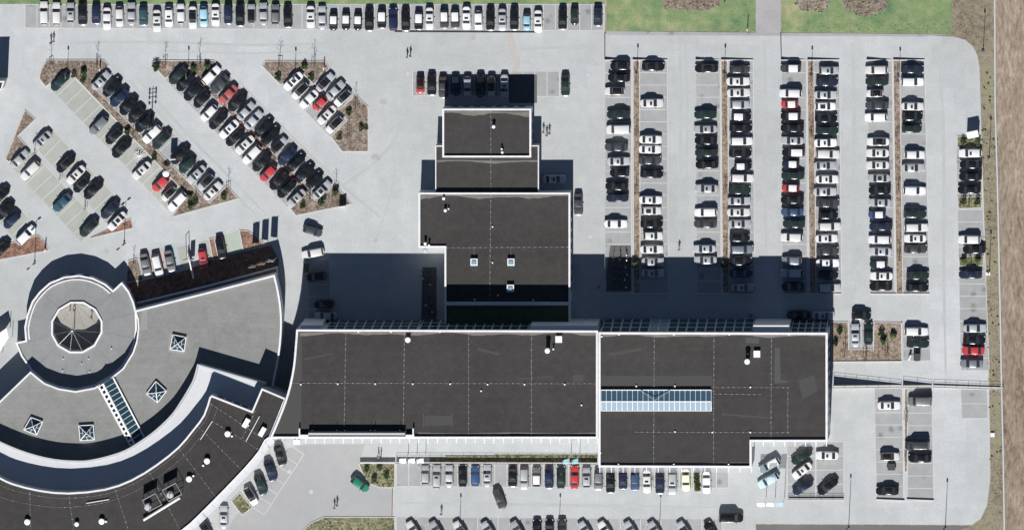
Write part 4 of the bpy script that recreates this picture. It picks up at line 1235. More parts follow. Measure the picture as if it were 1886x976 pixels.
    for i in range(14): t_ = 6.2832 * i / 14; wv.append((.20 * math.cos(t_), -.104, .20 * math.sin(t_)))
    wf = [(i, (i + 1) % 14, 14 + (i + 1) % 14, 14 + i) for i in range(14)] + [(14 + i, 14 + (i + 1) % 14, 28 + (i + 1) % 14, 28 + i) for i in range(14)] + [((i + 1) % 14, i, 42 + i, 42 + (i + 1) % 14) for i in range(14)] + [tuple(range(28, 42)), tuple(reversed(range(42, 56)))]
    wh = mesh('wheel', wv, wf, [M_TYRE, M_RIM], [0] * 42 + [1, 1])
    hl = mesh('headlight', *box(0, 0, 0, .22, .34, .12), M_HEAD); tl = mesh('tail_light', *box(0, 0, 0, .10, .30, .16), M_TAIL)
    mr = mesh('mirror', *box(0, 0, 0, .12, .20, .13), M_PLASTIC)
    CARMESH[t] = dict(body=body, roof=roof, ws=ws, rw=rw, sd=sd, sr=sr, bigr=bigr, wheel=wh, hl=hl, tl=tl, mr=mr, dims=CAR_T[t])
    if t == 'p':
        CARMESH[t]['bed'] = mesh('load_bed', *box((xc + x0) / 2 - .02, 0, zt + .01, xc - x0 - .35, hw * 1.55, .05), M_PLASTIC)
    return CARMESH[t]
TN = {'s': ('saloon_car', 'saloon', 'saloon car'), 'h': ('hatchback_car', 'hatchback', 'hatchback'), 'm': ('small_car', 'small hatchback', 'small car'), 'e': ('estate_car', 'estate car', 'estate car'), 'v': ('van', 'van', 'van'), 'p': ('pickup_truck', 'pickup', 'pickup truck')}
CN = {'navy': 'navy', 'lightblue': 'light blue', 'paleblue': 'pale blue', 'teal': 'teal blue', 'darkgreen': 'dark green', 'darkgrey': 'dark grey', 'palered': 'faded red'}
RN = {'o': ' with sunroof', 'O': ' with large sunroof', 'k': ' with black roof', 'w': ' with pale roof', '': ''}
HD = {'N': 90, 'S': 270, 'E': 0, 'W': 180, 'SW': 224, 'NE': 44}
ORD = 'first second third fourth fifth sixth seventh eighth ninth tenth eleventh twelfth thirteenth fourteenth fifteenth sixteenth seventeenth eighteenth nineteenth twentieth'.split()
ORD += ['twenty-' + o for o in ORD[:9]] + ['thirtieth'] + ['thirty-' + o for o in ORD[:9]] + ['fortieth'] + ['forty-' + o for o in ORD[:9]]
rows = []; cur = None
for ln in CARS.strip().split('\n'):
    if ln.startswith('#'):
        nm, code, end = [s.strip() for s in ln[1:].split('|')]; cur = (nm, code, end, []); rows.append(cur)
    else:
        a = ln.split(); x, y = map(float, a[0].split(',')); cur[3].append((x, y, a[1], a[2], a[3], a[4] if len(a) > 4 else ''))
def set_mat(o, m):
    o.material_slots[0].link = 'OBJECT'; o.material_slots[0].material = m
SEEN = set()
def an(w): return ('an ' if w[0] in 'aeiou' else 'a ') + w
for nm, code, end, cars in rows:
    look = [f"{CN.get(c, c)} {TN[t][1]}{RN[rf]}" for x, y, h, t, c, rf in cars]
    short = [f"{CN.get(c, c)} {TN[t][1]}" for x, y, h, t, c, rf in cars]
    for i, (x, y, h, t, c, rf) in enumerate(cars):
        where = nm.replace('the ', '', 1)
        if look.count(look[i]) == 1 and short.count(short[i]) == 1: lab = f"{look[i]} in the {where}"
        elif look.count(look[i]) == 1 and rf: lab = f"{look[i]} in the {where}"
        else:
            nb = [short[j] for j in (i - 1, i + 1) if 0 <= j < len(cars) and math.hypot(cars[j][0] - x, cars[j][1] - y) < 34]
            same = [j for j in range(len(cars)) if look[j] == look[i]]
            lab = None
            for b_ in nb:
                others = [j for j in same if j != i and any(0 <= k < len(cars) and short[k] == b_ for k in (j - 1, j + 1))]
                if not others and short.count(b_) == 1 and look[i] != b_: lab = f"{look[i]} beside the {b_}, {where}"; break
            if not lab:
                k = same.index(i); 
                lab = f"{look[i]}, {ORD[i]} car from the {end}, {where}"
        w = lab.split()
        if len(w) > 16: lab = lab.replace(' car from the ', ' from ').replace(' of the east car park', ' of east car park')
        while lab in SEEN: lab = lab.replace(look[i], look[i] + f' ({ORD[i]})', 1)
        SEEN.add(lab)
        cm = car_meshes(t); L_, hw, xb, xr0, xr1, xc, zb, zr, zh, zt = cm['dims']
        rnd = random.Random(int(x * 31 + y * 17))
        ang = HD[h] if h in HD else float(h); ang += rnd.uniform(-1.2, 1.2)
        p = P(x - .5, y - .6); r = empty(TN[t][0], (p.x, p.y, .014), lab, TN[t][2], 'cars parked around the office buildings', R(ang))
        s = rnd.uniform(.97, 1.03); r.scale = (s, rnd.uniform(.98, 1.03), rnd.uniform(.97, 1.04))
        pm = paint(c, rnd.randrange(4))
        b = ob('body', cm['body'], r); set_mat(b, pm)
        q = ob('roof', cm['roof'], r); set_mat(q, ROOFM.get(rf, pm))
        ob('windscreen', cm['ws'], r); ob('rear_window', cm['rw'], r); ob('side_window', cm['sd'][0], r); ob('side_window', cm['sd'][1], r)
        if rf == 'o': ob('sunroof', cm['sr'], r)
        if rf == 'O': ob('sunroof', cm['bigr'], r)
        for sx in (-L_ * .30, L_ * .315):
            for sy in (-1, 1): ob('wheel', cm['wheel'], r, (sx, sy * (hw - .075), .31))
        for sy in (-1, 1):
            ob('headlight', cm['hl'], r, (L_ / 2 - .17, sy * (hw - .29), .62)); ob('tail_light', cm['tl'], r, (-L_ / 2 + .06, sy * (hw - .32), .72))
            mm = ob('mirror', cm['mr'], r, (xb - .30, sy * (hw + .06), zb + .0))
        if 'bed' in cm: ob('load_bed', cm['bed'], r)

# ------------------------------------------------------------------ bicycles
def tor(c, r, w, n=14):
    V, F_ = [], []
    for i in range(n):
        t = 6.2832 * i / n
        for dr, dy in ((-w, 0), (0, -w), (w, 0), (0, w)): V.append((c[0] + (r + dr) * math.cos(t), c[1] + dy, c[2] + (r + dr) * math.sin(t)))
    for i in range(n):
        for k in range(4): F_.append((4 * i + k, 4 * i + (k + 1) % 4, 4 * ((i + 1) % n) + (k + 1) % 4, 4 * ((i + 1) % n) + k))
    return V, F_
BW = mesh('wheel', *join(tor((0, 0, 0), .32, .025), *[tube((-.3 * math.cos(a), 0, -.3 * math.sin(a)), (.3 * math.cos(a), 0, .3 * math.sin(a)), .006, n=3) for a in (0, .8, 1.57, 2.35)]), M_TYRE)
BFR = mesh('frame', *join(tube((-.5, 0, .33), (-.05, 0, .30), .016), tube((-.05, 0, .30), (-.2, 0, .85), .018), tube((-.5, 0, .33), (-.17, 0, .75), .012), tube((-.17, 0, .72), (.38, 0, .80), .018), tube((-.05, 0, .30), (.38, 0, .72), .02), tube((.36, 0, .95), (.53, 0, .33), .018)), M_DSTEEL)
BSD = mesh('saddle', *box(-.22, 0, .88, .28, .16, .06, 0, .8, .6), M_PLASTIC)
BSW = mesh('saddle', *box(-.22, 0, .88, .34, .24, .10, 0, .8, .7), M_WHITE)
BHB = mesh('handlebar', *join(tube((.36, -.3, 1.0), (.36, .3, 1.0), .016), tube((.36, 0, .95), (.36, 0, 1.02), .02)), M_STEEL)
def bike(x, y, ang, lab, i, grp):
    p = P(x, y); r = empty('bicycle', (p.x, p.y, .02), lab, 'bicycle', grp, R(ang))
    ob('wheel', BW, r, (-.5, 0, .345)); ob('wheel', BW, r, (.53, 0, .345)); ob('frame', BFR, r); ob('saddle', BSW if i % 3 == 0 else BSD, r); ob('handlebar', BHB, r)
k = 0; RW = ('top', 'second', 'third', 'fourth', 'fifth', 'lowest'); CLN = ('left', 'middle', 'right')
for yy in (466, 478, 490, 502, 514, 526):
    for xx in (1130, 1142, 1154):
        k += 1; bike(xx + random.uniform(-3, 3), yy + random.uniform(-2, 2), 90 + random.uniform(-15, 15), f'{CLN[(k - 1) % 3]} bicycle in the {RW[(k - 1) // 3]} row of the rack below the first east column', k, 'bicycles in the rack by the first east column')
for yy in (500, 511, 522, 548, 562, 574):
    for xx in (784, 797):
        k += 1; bike(xx + random.uniform(-3, 3), yy + random.uniform(-2, 2), random.uniform(-15, 15), f'{("left", "right")[(k - 19) % 2]} bicycle in the {RW[(k - 19) // 2]} row of the rack by the stepped wing', k, 'bicycles in the rack by the stepped wing')

# ------------------------------------------------------------------ young bare trees, shrubs
def bare_tree(seed, H_):
    rnd = random.Random(seed); g = []; tr = tube((0, 0, 0), (.05, .03, H_ * .6), .055, .035, 7); tr = join(tr, tube((.05, .03, H_ * .6), (.08, 0, H_), .035, .01, 5))
    def br(a, d, l, r, depth):
        b = a + d * l; g.append(tube(a, b, r, r * .5, 4))
        if depth:
            for _ in range(3):
                t = rnd.uniform(.4, 1); e = (d + Vector((rnd.uniform(-.7, .7), rnd.uniform(-.7, .7), rnd.uniform(-.1, .5)))).normalized(); br(a.lerp(b, t), e, l * rnd.uniform(.45, .7), r * .55, depth - 1)
    for i in range(9):
        z = H_ * rnd.uniform(.35, .9); a = rnd.random() * 6.28; br(Vector((.05 * z / H_, .02, z)), Vector((math.cos(a), math.sin(a), rnd.uniform(.7, 1.4))).normalized(), H_ * rnd.uniform(.14, .24) * (1.25 - z / H_), .022, 2)
    return mesh('trunk', *tr, M_BARK), mesh('crown', *join(*g), M_BARK)
TV = [bare_tree(s, h) for s, h in ((1, 5.2), (2, 4.6), (3, 5.6))]
ST = mesh('stake', *tube((0, 0, -.05), (.02, 0, 1.9), .05, .045, 6), M_WOOD); TIE = mesh('cross_bar', *box(0, 0, 1.7, .9, .06, .10), M_WOOD)
def place_tree(x, y, lab, i, sc=1.0):
    p = P(x, y); r = empty('young_tree', (p.x, p.y, .08), lab, 'tree', 'staked young trees', random.random() * 6.28); v = TV[i % 3]; r.scale = (sc, sc, sc)
    ob('trunk', v[0], r); ob('crown', v[1], r)
    for a in (0, 2.094, 4.189): ob('stake', ST, r, (.45 * math.cos(a), .45 * math.sin(a), 0))
    ob('cross_bar', TIE, r)
def shrub_mesh(seed, m):
    rnd = random.Random(seed); V, F_ = [], []
    for i in range(330):
        a = rnd.random() * 6.28; rr = .55 * math.sqrt(rnd.random()); z = rnd.uniform(.08, 1.0); k = math.sin(min(1, z) * 2.6) * 1.1 * (1 + .25 * math.sin(3 * a + seed))
        c = Vector((rr * k * math.cos(a), rr * k * math.sin(a), z * 1.0)); u = Vector((rnd.uniform(-1, 1), rnd.uniform(-1, 1), rnd.uniform(-.5, .5))).normalized(); w = u.orthogonal().normalized(); s = rnd.uniform(.05, .11); b = len(V)
        V += [c + u * s * 1.5, c + w * s, c - u * s * 1.5, c - w * s]; F_.append((b, b + 1, b + 2, b + 3))
    return mesh('foliage', V, F_, m)
SV = [shrub_mesh(1, M_LEAF), shrub_mesh(2, M_LEAF), shrub_mesh(3, M_LEAF2)]
STEM = mesh('stem', *join(*[tube((0, 0, 0), (.25 * math.cos(a), .25 * math.sin(a), .8), .03, .012, 4) for a in (0, 1.3, 2.6, 3.9, 5.2)]), M_BARK)
def place_shrub(x, y, lab, i, sc=1.0):
    p = P(x, y); r = empty('evergreen_shrub', (p.x, p.y, .08), lab, 'shrub', 'evergreen shrubs in the planting beds', random.random() * 6.28); r.scale = (sc, sc, sc * random.uniform(.85, 1.2))
    ob('foliage', SV[i % 3], r); ob('stem', STEM, r)
def many(fn, items, what, bedname, axis=0, names=None):
    items = sorted(items, key=lambda q: q[axis]); n = len(items)
    for i, q in enumerate(items):
        if n == 1: w = f'{what} alone in the {bedname}'
        elif axis == 0: w = f'{what}, ' + ('leftmost' if i == 0 else 'rightmost' if i == n - 1 else ORD[i] + ' from the left') + f' in the {bedname}'
        else: w = f'{what}, ' + ('topmost' if i == 0 else 'lowest' if i == n - 1 else ORD[i] + ' from the top') + f' in the {bedname}'
        fn(q[0], q[1], w, i + int(q[0]), *(q[2:]))
TW, SW_ = 'bare staked young tree', 'small round evergreen shrub'
B1, B2, B3, B4 = 'left diagonal hedge bed', 'middle block top bed', 'small block top bed', 'small block right bed'
B5, B6 = 'middle block bottom bed', 'bed right of the hall'
many(place_tree, [(94, 122), (180, 121), (420, 352), (362, 362, .8), (246, 252, .7)], TW, B1)
many(place_tree, [(304, 121), (367, 121)], TW, B2); many(place_tree, [(515, 121), (578, 121)], TW, B3); many(place_tree, [(655, 196), (643, 246)], TW, B4, 1)
many(place_tree, [(618, 354), (569, 368)], TW, B5); many(place_tree, [(1556, 650), (1594, 656), (1634, 652)], TW, B6)
for (x, y), w in (((65, 280), 'bare young tree between the two left edge cars and the far left bed'), ((112, 326), 'bare young tree in the gap behind the white sunroof car at far left'), ((158, 381), 'bare brownish young tree in the empty far left diagonal bays'), ((247, 484), 'bare young tree with feathery shadow above the round pavilion'), ((383, 198), 'bare young tree between two diagonal rows near the faded red car'), ((526, 318), 'bare young tree between red and navy cars in middle diagonal block'), ((1669, 770), 'bare young tree pair between the two lower right bay rows, upper'), ((1669, 842), 'bare young tree pair between the two lower right bay rows, lower')):
    place_tree(x, y, w, int(x), .75 if x < 640 else .95)
for j, xs in enumerate(((1172, 1172, 1173), (1335, 1336, 1337), (1494, 1496, 1497), (1652, 1654, 1656))):
    many(place_tree, [(xs[0], 148, .75), (xs[0] + .5, 246, .75), (xs[1], 352, .75), (xs[2], 470, .75)], TW, f'{ORD[j]} brown east strip', 1)
for j, y in enumerate((266, 376, 484)): place_tree(1786, y, f'bare staked tree in the {("upper", "middle", "lower")[j]} green bed of the right verge column', j, .8)
many(place_shrub, [(137, 138), (155, 134), (154, 148), (235, 243), (413, 363), (350, 362), (351, 381), (360, 372), (284, 290)], SW_, B1)
many(place_shrub, [(288, 122, 1.4), (356, 127), (382, 122)], SW_, B2); many(place_shrub, [(513, 143), (561, 123), (574, 143)], SW_, B3)
many(place_shrub, [(643, 207), (666, 236), (675, 235, .7), (626, 253)], SW_, B4, 1); many(place_shrub, [(558, 378), (592, 373, 1.2), (618, 354, 1.1), (598, 362, .7)], SW_, B5)
many(place_shrub, [(1547, 608, 1.1), (1624, 612, 1.1), (1645, 617, 1.1), (1627, 628, 1.1), (1539, 630)], SW_, B6)
for j, y in enumerate((262, 371, 480)): many(place_shrub, [(1775, y, 1.1), (1801, y, 1.1)], SW_, f'{("upper", "middle", "lower")[j]} green verge bed')
many(place_shrub, [(676, 862), (700, 860), (712, 875), (690, 882)], 'low olive shrub', 'green bed beside the green car')
many(place_shrub, [(1284, 875), (1284, 886), (1285, 897)], 'low olive shrub', 'planted bay beside the cream car', 1)
place_shrub(1168, 486, 'tan dry bush at the shadow edge in the first brown strip', 2, 1.2); place_shrub(1333, 487, 'tan dry bush at the shadow edge in the second brown strip', 2, 1.2)

# ------------------------------------------------------------------ lamps, flags, signs
def lamp(x, y, h, lab, arms=1, ang=90, grp='street lamps'):
    p = P(x, y); r = empty('street_lamp', (p.x, p.y, 0), lab, 'street lamp', grp); c = Vector(r.location)
    part('base', r, lathe(c, [(.2, 0), (.2, .25), (.12, .4)], 8), M_STEEL); part('pole', r, tube(c, c + Vector((0, 0, h)), .075, .05, 7), M_STEEL)
    for k in range(arms):
        a = R(ang + k * 180); e = Vector((math.cos(a), math.sin(a), 0)); q = c + Vector((0, 0, h))
        part('arm', r, tube(q, q + e * .5 + Vector((0, 0, .1)), .035), M_STEEL)
        v = q + e * .8; part('lamp_head', r, box(v.x, v.y, h + .05, .75, .32, .14, a, .8, .7), M_DSTEEL)
for x, y, h, l in ((124, 142, 4.6, 'slim lamp in the left diagonal hedge bed'), (346, 142, 4.6, 'slim lamp in the top bed of the middle diagonal block'), (543, 144, 4.6, 'slim lamp in the top bed of the small diagonal block'),
                (1173, 136, 4.4, 'lamp at the top of the first brown strip'), (1334, 136, 4.4, 'lamp at the top of the second brown strip'), (1494, 140, 4.4, 'lamp at the top of the third brown strip'), (1656, 142, 4.4, 'lamp at the top of the fourth brown strip'),
                (1822, 291, 6.6, 'tall lamp on the right verge beside the top cars'), (1811, 94, 6.6, 'tall lamp on the verge beside the rounded corner'), (1822, 500, 6.6, 'tall lamp on the right verge beside the navy car'),
                (846, 986, 6.8, 'tall lamp below the blue hatchback of the lower row'), (1029, 986, 6.8, 'tall lamp below the dark green car of the lower row'), (1214, 986, 6.8, 'tall lamp below the cream car of the lower row'), (1563, 972, 9.0, 'tall lamp at the bottom between angled cars and lower right bays'), (1741, 972, 8.2, 'tall lamp at the bottom right of the lower right bays')):
    lamp(x, y, h, l)
lamp(64, 482, 7.6, 'double-headed lamp in the red bed at far left', 2, 40); lamp(229, 446, 7.6, 'double-headed lamp beside the small red triangular bed', 2, 40)
p = P(279, 232); r = empty('floodlight_mast', (p.x, p.y, 0), 'floodlight mast among dark cars with many lamp heads', 'mast'); c = Vector(r.location)
part('pole', r, tube(c, c + Vector((0, 0, 7.4)), .13, .07, 8), M_STEEL)
for k, z in enumerate((4.4, 5.4, 6.2, 6.9)):
    part('cross_arm', r, tube(c + Vector((-.6, -.1, z)), c + Vector((.6, .1, z)), .05), M_STEEL)
    for s in (-1, 1): part('floodlight', r, box(c.x + s * .65, c.y + s * .1, z - .18, .3, .35, .34), M_DSTEEL)
for m_ in (mat('white_cloth', (.78, .78, .78), .8), mat('cyan_cloth', (.28, .52, .58), .8)):
    t_ = m_.node_tree; tr_ = t_.nodes.new('ShaderNodeBsdfTransparent'); mx_ = t_.nodes.new('ShaderNodeMixShader'); mx_.inputs[0].default_value = .4
    t_.links.new(t_.nodes['Principled BSDF'].outputs[0], mx_.inputs[1]); t_.links.new(tr_.outputs[0], mx_.inputs[2]); t_.links.new(mx_.outputs[0], t_.nodes['Material Output'].inputs[0])
def flag(x, y, h, col, lab, w=1.35, z0=.48, ang=184, grp='flags on poles', ph=0.0, lay=0.0):
    p = P(x, y); r = empty('flag_pole', (p.x, p.y, 0), lab, 'flag', grp); c = Vector(r.location)
    part('pole', r, tube(c, c + Vector((0, 0, h)), .06, .035, 7), M_WHITE); a = R(ang); e = Vector((math.cos(a), math.sin(a), 0)); n = Vector((-e.y, e.x, 0))
    V, F_ = [], []
    for i in range(9):
        for j in range(5):
            u = i / 8; V.append(c + e * (w * u * (.97)) + n * (.16 * math.sin(u * 5 + ph + j * .4) * u) + Vector((0, -lay * (1 - j / 4), h * z0 + (h * .97 - h * z0) * j / 4)))
    for i in range(8):
        for j in range(4): F_.append((i * 5 + j, i * 5 + j + 1, (i + 1) * 5 + j + 1, (i + 1) * 5 + j))
    part('flag_cloth', r, (V, F_), col, smooth=60); part('boom', r, tube(c + Vector((0, 0, h * .975)), c + e * w + Vector((0, 0, h * .975)), .02, n=5), M_WHITE)
F_W, F_O, F_G, F_C = mat('white_cloth', (.78, .78, .78), .8), mat('orange_cloth', (.62, .30, .10), .8), mat('green_cloth', (.22, .42, .22), .8), mat('cyan_cloth', (.28, .58, .66), .8)
flag(509, 474, 7.9, mat('heavy_white_cloth', (.72, .72, .72), .8), 'white flag on a pole in shade above the fan roof corner', ph=.3); flag(492, 479, 7.9, F_O, 'orange flag on a pole in shade above the fan roof corner', ph=1.1); flag(475, 484, 7.9, F_G, 'green flag on a pole in shade above the fan roof corner', ph=2)
for i, x in enumerate((752, 768, 784)): flag(x, 836, 7.0, F_W, f'white flag, {ORD[i]} from the left of three below the long hall', 1.45, .74, 186, ph=i, lay=1.15)
for i, x in enumerate((1052, 1068)): flag(x, 836, 7.0, F_C, f'pale blue flag, {("left", "right")[i]} of the pair above the red car of the lower row', 1.4, .74, 200, ph=i, lay=1.1)
for i, x in enumerate((1411, 1428, 1445)): flag(x, 916, 8.4, (F_W, F_W, F_C)[i], ('white flag nearest the lower cyan pickup', 'white flag between another white flag and a cyan one', 'cyan flag beside the angled cars below the notched corner')[i], 1.55, .76, 183, ph=i, lay=.95)
def board(name, x, y, w, z0, z1, deg, lab, m=None, th=.14, cat='sign'):
    p = P(x, y); r = empty(name, (p.x, p.y, 0), lab, cat); e = Vector((math.cos(R(deg)), math.sin(R(deg))))
    part('panel', r, box(p.x, p.y, z0, w, th, z1 - z0, R(deg)), m or M_WHITE)
    for s in (-.42, .42): part('post', r, tube((p.x + e.x * w * s, p.y + e.y * w * s, 0), (p.x + e.x * w * s, p.y + e.y * w * s, z0 + .02), .05), M_STEEL)
board('sign_board', 631, 379, 1.4, .15, 2.2, 8, 'white sign board at the tip of the bottom diagonal bed')
board('sign_board', 320, 291, 1.3, 1.0, 3.7, 3, 'tall sign board in the empty bay between dark cars')
board('sign_board', 185, 128, .5, .1, 1.8, 80, 'narrow white sign in the corner of the left diagonal hedge bed')
board('sign_board', 597, 126, .5, .1, 2.0, 80, 'narrow white sign in the corner of the small diagonal block')
board('sign_board', 84, 460, .5, .1, 2.2, 75, 'narrow white sign at the corner of the red left bed')
board('sign_board', 1377, 54, .4, .1, 2.6, 80, 'thin sign post on the lawn edge beside the tar path')
# white and steel entrance blade
p = P(352, 488); r = empty('entrance_blade', (p.x, p.y, 0), 'long white blade sign with looped steel frame beside the red sunroof car', 'sign')
a, b = P(347, 466), P(357, 512); d = (b - a); part('blade', r, box((a.x + b.x) / 2, (a.y + b.y) / 2, 0, d.length, .22, 1.5, math.atan2(d.y, d.x)), M_WHITE)
q = P(349, 476); part('panel', r, box(q.x + .6, q.y, .4, .9, .12, 3.0, R(15)), M_COPEG)
t0, t1 = Vector((q.x, q.y, .2)), Vector((q.x - .3, q.y + .4, 4.8)); t2 = Vector((q.x - .9, q.y + .2, 4.2)); part('loop', r, join(tube(t0, t1, .06), tube(t1, t2, .06), tube(t2, t0 - Vector((.6, 0, 0)), .06)), M_DSTEEL)
# white cabin on the right, its shadow to the north
p = P(1792, 246); r = empty('site_cabin', (p.x, p.y, 0), 'white box container by the right verge above the green bed', 'container', None, R(12))
cb = Vector(r.location)
for nm_, g_, m_ in (('body', box(cb.x, cb.y, .05, 2.2, 1.25, 2.35), M_WHITE), ('lid', box(cb.x, cb.y, 2.4, 2.26, 1.3, .12), M_WHITE), ('door', box(cb.x - .4, cb.y - .64, .2, .8, .04, 1.9), M_COPEG)): part(nm_, r, g_, m_)
# trailers and a motorbike among the east bays
def trailer(x, y, lab, ang):
    p = P(x, y); r = empty('car_trailer', (p.x, p.y, 0), lab, 'trailer', None, 0); c = Vector(r.location)
    part('box', r, box(c.x, c.y, .45, 1.35, 1.5, 1.0, R(ang), .96, .96), M_DSTEEL); e = Vector((math.cos(R(ang)), math.sin(R(ang)), 0)); part('drawbar', r, tube(c + e * .6 + Vector((0, 0, .45)), c + e * 1.5 + Vector((0, 0, .42)), .05), M_STEEL)
    n = Vector((-e.y, e.x, 0))
    for s in (-1, 1): v = c + n * s * .82 + Vector((0, 0, .3)); part('wheel', r, tube(v - n * .08, v + n * .08, .3, .3, 12), M_TYRE)
trailer(1689, 656, 'small dark box trailer below the dark green car, small east bays', 180); trailer(1642, 858, 'small dark box trailer below the white car with black roof', 90)
p = P(1676, 657); r = empty('motorbike', (p.x, p.y, 0), 'pale motorbike parked beside the small dark trailer', 'motorbike', None, R(70))
ob('wheel', BW, r, (-.65, 0, .33)); ob('wheel', BW, r, (.7, 0, .33)); 
ob('body', mesh('body', *join(box(0, 0, .4, 1.1, .3, .45, 0, .8, .8), box(-.35, 0, .85, .7, .28, .12), box(.3, 0, .85, .45, .36, .2, 0, .8, .7)), M_WHITE), r); ob('handlebar', mesh('handlebar', *tube((.5, -.38, 1.05), (.5, .38, 1.05), .025), M_DSTEEL), r)
# white garden things on the left hedge: folded parasol base and a loose white sheet
p = P(307, 318); r = empty('parasol', (p.x, p.y, 0), 'white oval parasol behind the red diagonal car', 'parasol'); c = Vector(r.location)
part('canopy', r, lathe(c, [(.70, 1.9), (.5, 2.08), (.05, 2.2)], 12), M_WHITE); part('pole', r, tube(c, c + Vector((0, 0, 2.2)), .03), M_STEEL)
p = P(257, 286); r = empty('cart_stack', (p.x, p.y, 0), 'pale metal trolley frame in the empty bay left of the hedge', 'trolley'); c = Vector(r.location); g = []
for i in range(6):
    a = R(40 + i * 30); e = Vector((math.cos(a), math.sin(a), 0)); g.append(tube(c - e * 1.1 + Vector((0, 0, .3 + .12 * i)), c + e * 1.1 + Vector((0, 0, .3 + .12 * i)), .045, n=5))
part('frame', r, join(*g), M_WHITE); part('tray', r, box(c.x, c.y, .2, 1.2, .7, .08, R(40)), M_FRAME)
p = P(547, 813); r = empty('terrace_table', (p.x, p.y, 0), 'white table on the pavement below the curved left end of the hall', 'table'); c = Vector(r.location)
part('table_top', r, box(c.x, c.y, .72, 1.3, 1.0, .06), M_WHITE)
for sx in (-.5, .5):
    for sy in (-.4, .4): part('leg', r, tube((c.x + sx, c.y + sy, 0), (c.x + sx, c.y + sy, .72), .03), M_STEEL)
# manhole covers
MH = mesh('manhole_cover', *lathe((0, 0, 0), [(.42, 0), (.42, .016), (.30, .018)], 16), M_COPEG)
for (x, y), l in (((751, 136), 'round manhole cover left of the red small car'), ((1083, 138), 'round manhole cover left of the first east column'), ((737, 434), 'round manhole cover left of the stepped wing'), ((1087, 436), 'round manhole cover right of the stepped wing'), ((533, 868), 'round manhole cover on the driveway below the hall'), ((573, 905), 'round manhole cover on the driveway above two walkers')):
    p = P(x, y); tag(ob('manhole_cover', MH, None, (p.x, p.y, .004)), l, 'manhole cover')
tag(ob('drain_box', mesh('drain_box', *join(box(0, 0, 0, .8, .8, .35), box(0, 0, .35, .6, .6, .05)), M_WHITE), None, P(1828, 800)), 'white drain box on the right verge beside the lower bays', 'drain box')
tag(ob('drain_box', mesh('drain_box', *join(box(0, 0, 0, .8, .6, .3), box(0, 0, .3, .5, .4, .05)), M_WHITE), None, P(1820, 504)), 'white drain box at the foot of the verge lamp', 'drain box')

# ------------------------------------------------------------------ people
def person_mesh(seed, walk):
    rnd = random.Random(seed); me = bpy.data.meshes.new('sk')
    s = .22 * walk
    J = [(0, 0, .95), (0, 0, 1.15), (0, 0, 1.40), (0, 0, 1.52), (.02, 0, 1.64), (.02, 0, 1.74),
         (0, .10, .90), (s, .10, .50), (s * .9, .10, .08), (s * .9 + .14, .11, .04),
         (0, -.10, .90), (-s * .3, -.10, .50), (-s * 1.5, -.10, .10), (-s * 1.5 + .14, -.11, .04),
         (0, .19, 1.40), (-s * .4, .24, 1.13), (-s * .2 + .1, .25, .90), (-s * .2 + .15, .25, .80),
         (0, -.19, 1.40), (s * .4, -.24, 1.13), (s * .6 + .1, -.25, .90), (s * .6 + .15, -.25, .80)]
    Ed = [(0, 1), (1, 2), (2, 3), (3, 4), (4, 5), (0, 6), (6, 7), (7, 8), (8, 9), (0, 10), (10, 11), (11, 12), (12, 13), (2, 14), (14, 15), (15, 16), (16, 17), (2, 18), (18, 19), (19, 20), (20, 21)]
    me.from_pydata(J, Ed, []); o = bpy.data.objects.new('sk', me); link(o); m = o.modifiers.new('skin', 'SKIN'); m.use_smooth_shade = True
    rad = [(.15, .11), (.14, .10), (.16, .10), (.06, .06), (.085, .10), (.07, .085), (.09, .09), (.065, .065), (.045, .045), (.035, .03), (.09, .09), (.065, .065), (.045, .045), (.035, .03), (.07, .07), (.048, .048), (.036, .036), (.03, .02), (.07, .07), (.048, .048), (.036, .036), (.03, .02)]
    for i, v in enumerate(me.skin_vertices[0].data): v.radius = rad[i]; v.use_root = (i == 0)
    o.modifiers.new('sub', 'SUBSURF').levels = 1
    dg = bpy.context.evaluated_depsgraph_get(); n = bpy.data.meshes.new_from_object(o.evaluated_get(dg)); bpy.data.objects.remove(o)
    n.name = 'body'; n.materials.clear()
    for k in ('skin', 'top', 'legs', 'shoe'): n.materials.append(M_WHITE)
    for f in n.polygons:
        z = f.center.z; hand = abs(f.center.y) > .2 and z < .87
        f.material_index = 0 if (z > 1.5 or hand) else 1 if (z > .93 or abs(f.center.y) > .19) else 2 if z > .09 else 3
    return n
PM = [person_mesh(1, 1.0), person_mesh(2, .3)]
HAIR = mesh('hair', *lathe((.0, 0, 1.72), [(.095, -.10), (.105, 0), (.085, .07), (.03, .10)], 10), M_PLASTIC, None, 60)
CL = {'black': (.012, .012, .014), 'white': (.75, .75, .75), 'red': (.42, .03, .03), 'jeans': (.04, .06, .12), 'brown': (.10, .05, .03), 'grey': (.2, .2, .2), 'pink': (.55, .28, .25)}
SKIN = mat('skin', (.50, .32, .24), .6)
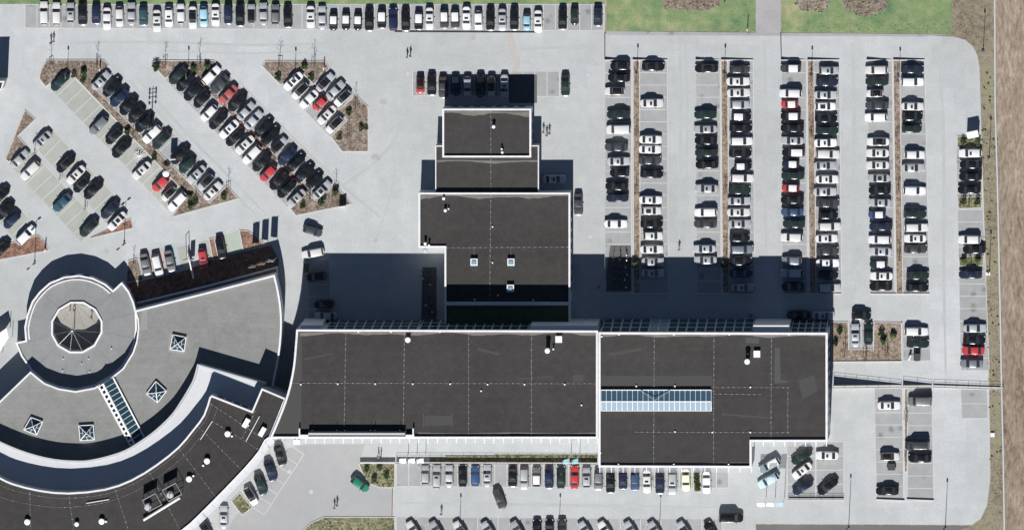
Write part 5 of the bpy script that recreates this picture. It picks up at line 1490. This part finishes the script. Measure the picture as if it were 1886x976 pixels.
def person(x, y, ang, top_, leg_, lab, hair='black', pose=0):
    p = P(x, y); r = empty('person', (p.x, p.y, .01), lab, 'person', 'people crossing the car park', R(ang))
    b = ob('body', PM[pose], r)
    for i, m in enumerate((SKIN, mat('cloth_' + top_, CL[top_], .8), mat('cloth_' + leg_, CL[leg_], .8), M_PLASTIC)):
        b.material_slots[i].link = 'OBJECT'; b.material_slots[i].material = m
    h = ob('hair', HAIR, r); set_mat(h, mat('hair_' + hair, CL[hair], .7))
for a in ((94, 79, 70, 'black', 'jeans', 'person in black top walking below the top row, lower of two'), (99, 76, 70, 'brown', 'black', 'person in brown top walking below the top row, upper of two'),
          (750, 106, 50, 'white', 'black', 'person in white top on the open tarmac above the stepped wing'), (756, 103, 50, 'black', 'black', 'person in black beside the white-topped walker above the stepped wing'),
          (1001, 243, 60, 'red', 'jeans', 'person in red top by the stepped wing wall'), (1012, 245, 80, 'black', 'brown', 'person in black top standing right of the red-topped person'), (1007, 249, 80, 'pink', 'jeans', 'person in pink top just below the red-topped person'),
          (1251, 459, 90, 'grey', 'black', 'person in grey crossing the aisle between the second and third columns'), (616, 934, 60, 'pink', 'black', 'person in pink top walking on the bottom driveway'), (621, 929, 60, 'black', 'jeans', 'person in black top walking on the bottom driveway'),
          (813, 945, 80, 'black', 'black', 'person in black alone between the lower rows'), (697, 840, 0, 'white', 'black', 'person in white at the terrace corner, left of the group'), (702, 841, 180, 'black', 'black', 'person in black at the terrace corner, right of the group'),
          (1103, 528, 80, 'red', 'black', 'person in red in shade beside the bicycle rack'), (1376, 585, 60, 'white', 'jeans', 'person in white in shade at the corner hall front'), (1384, 580, 100, 'black', 'jeans', 'person in black in shade at the corner hall front'),
          (129, 571, 0, 'white', 'black', 'person in white inside the round court, left of the pair'), (137, 570, 180, 'grey', 'black', 'person in grey inside the round court, right of the pair'), (169, 583, 40, 'brown', 'black', 'person in brown alone at the right of the round court')):
    person(*a, hair='brown' if a[0] % 2 else 'black', pose=0 if a[0] % 3 else 1)
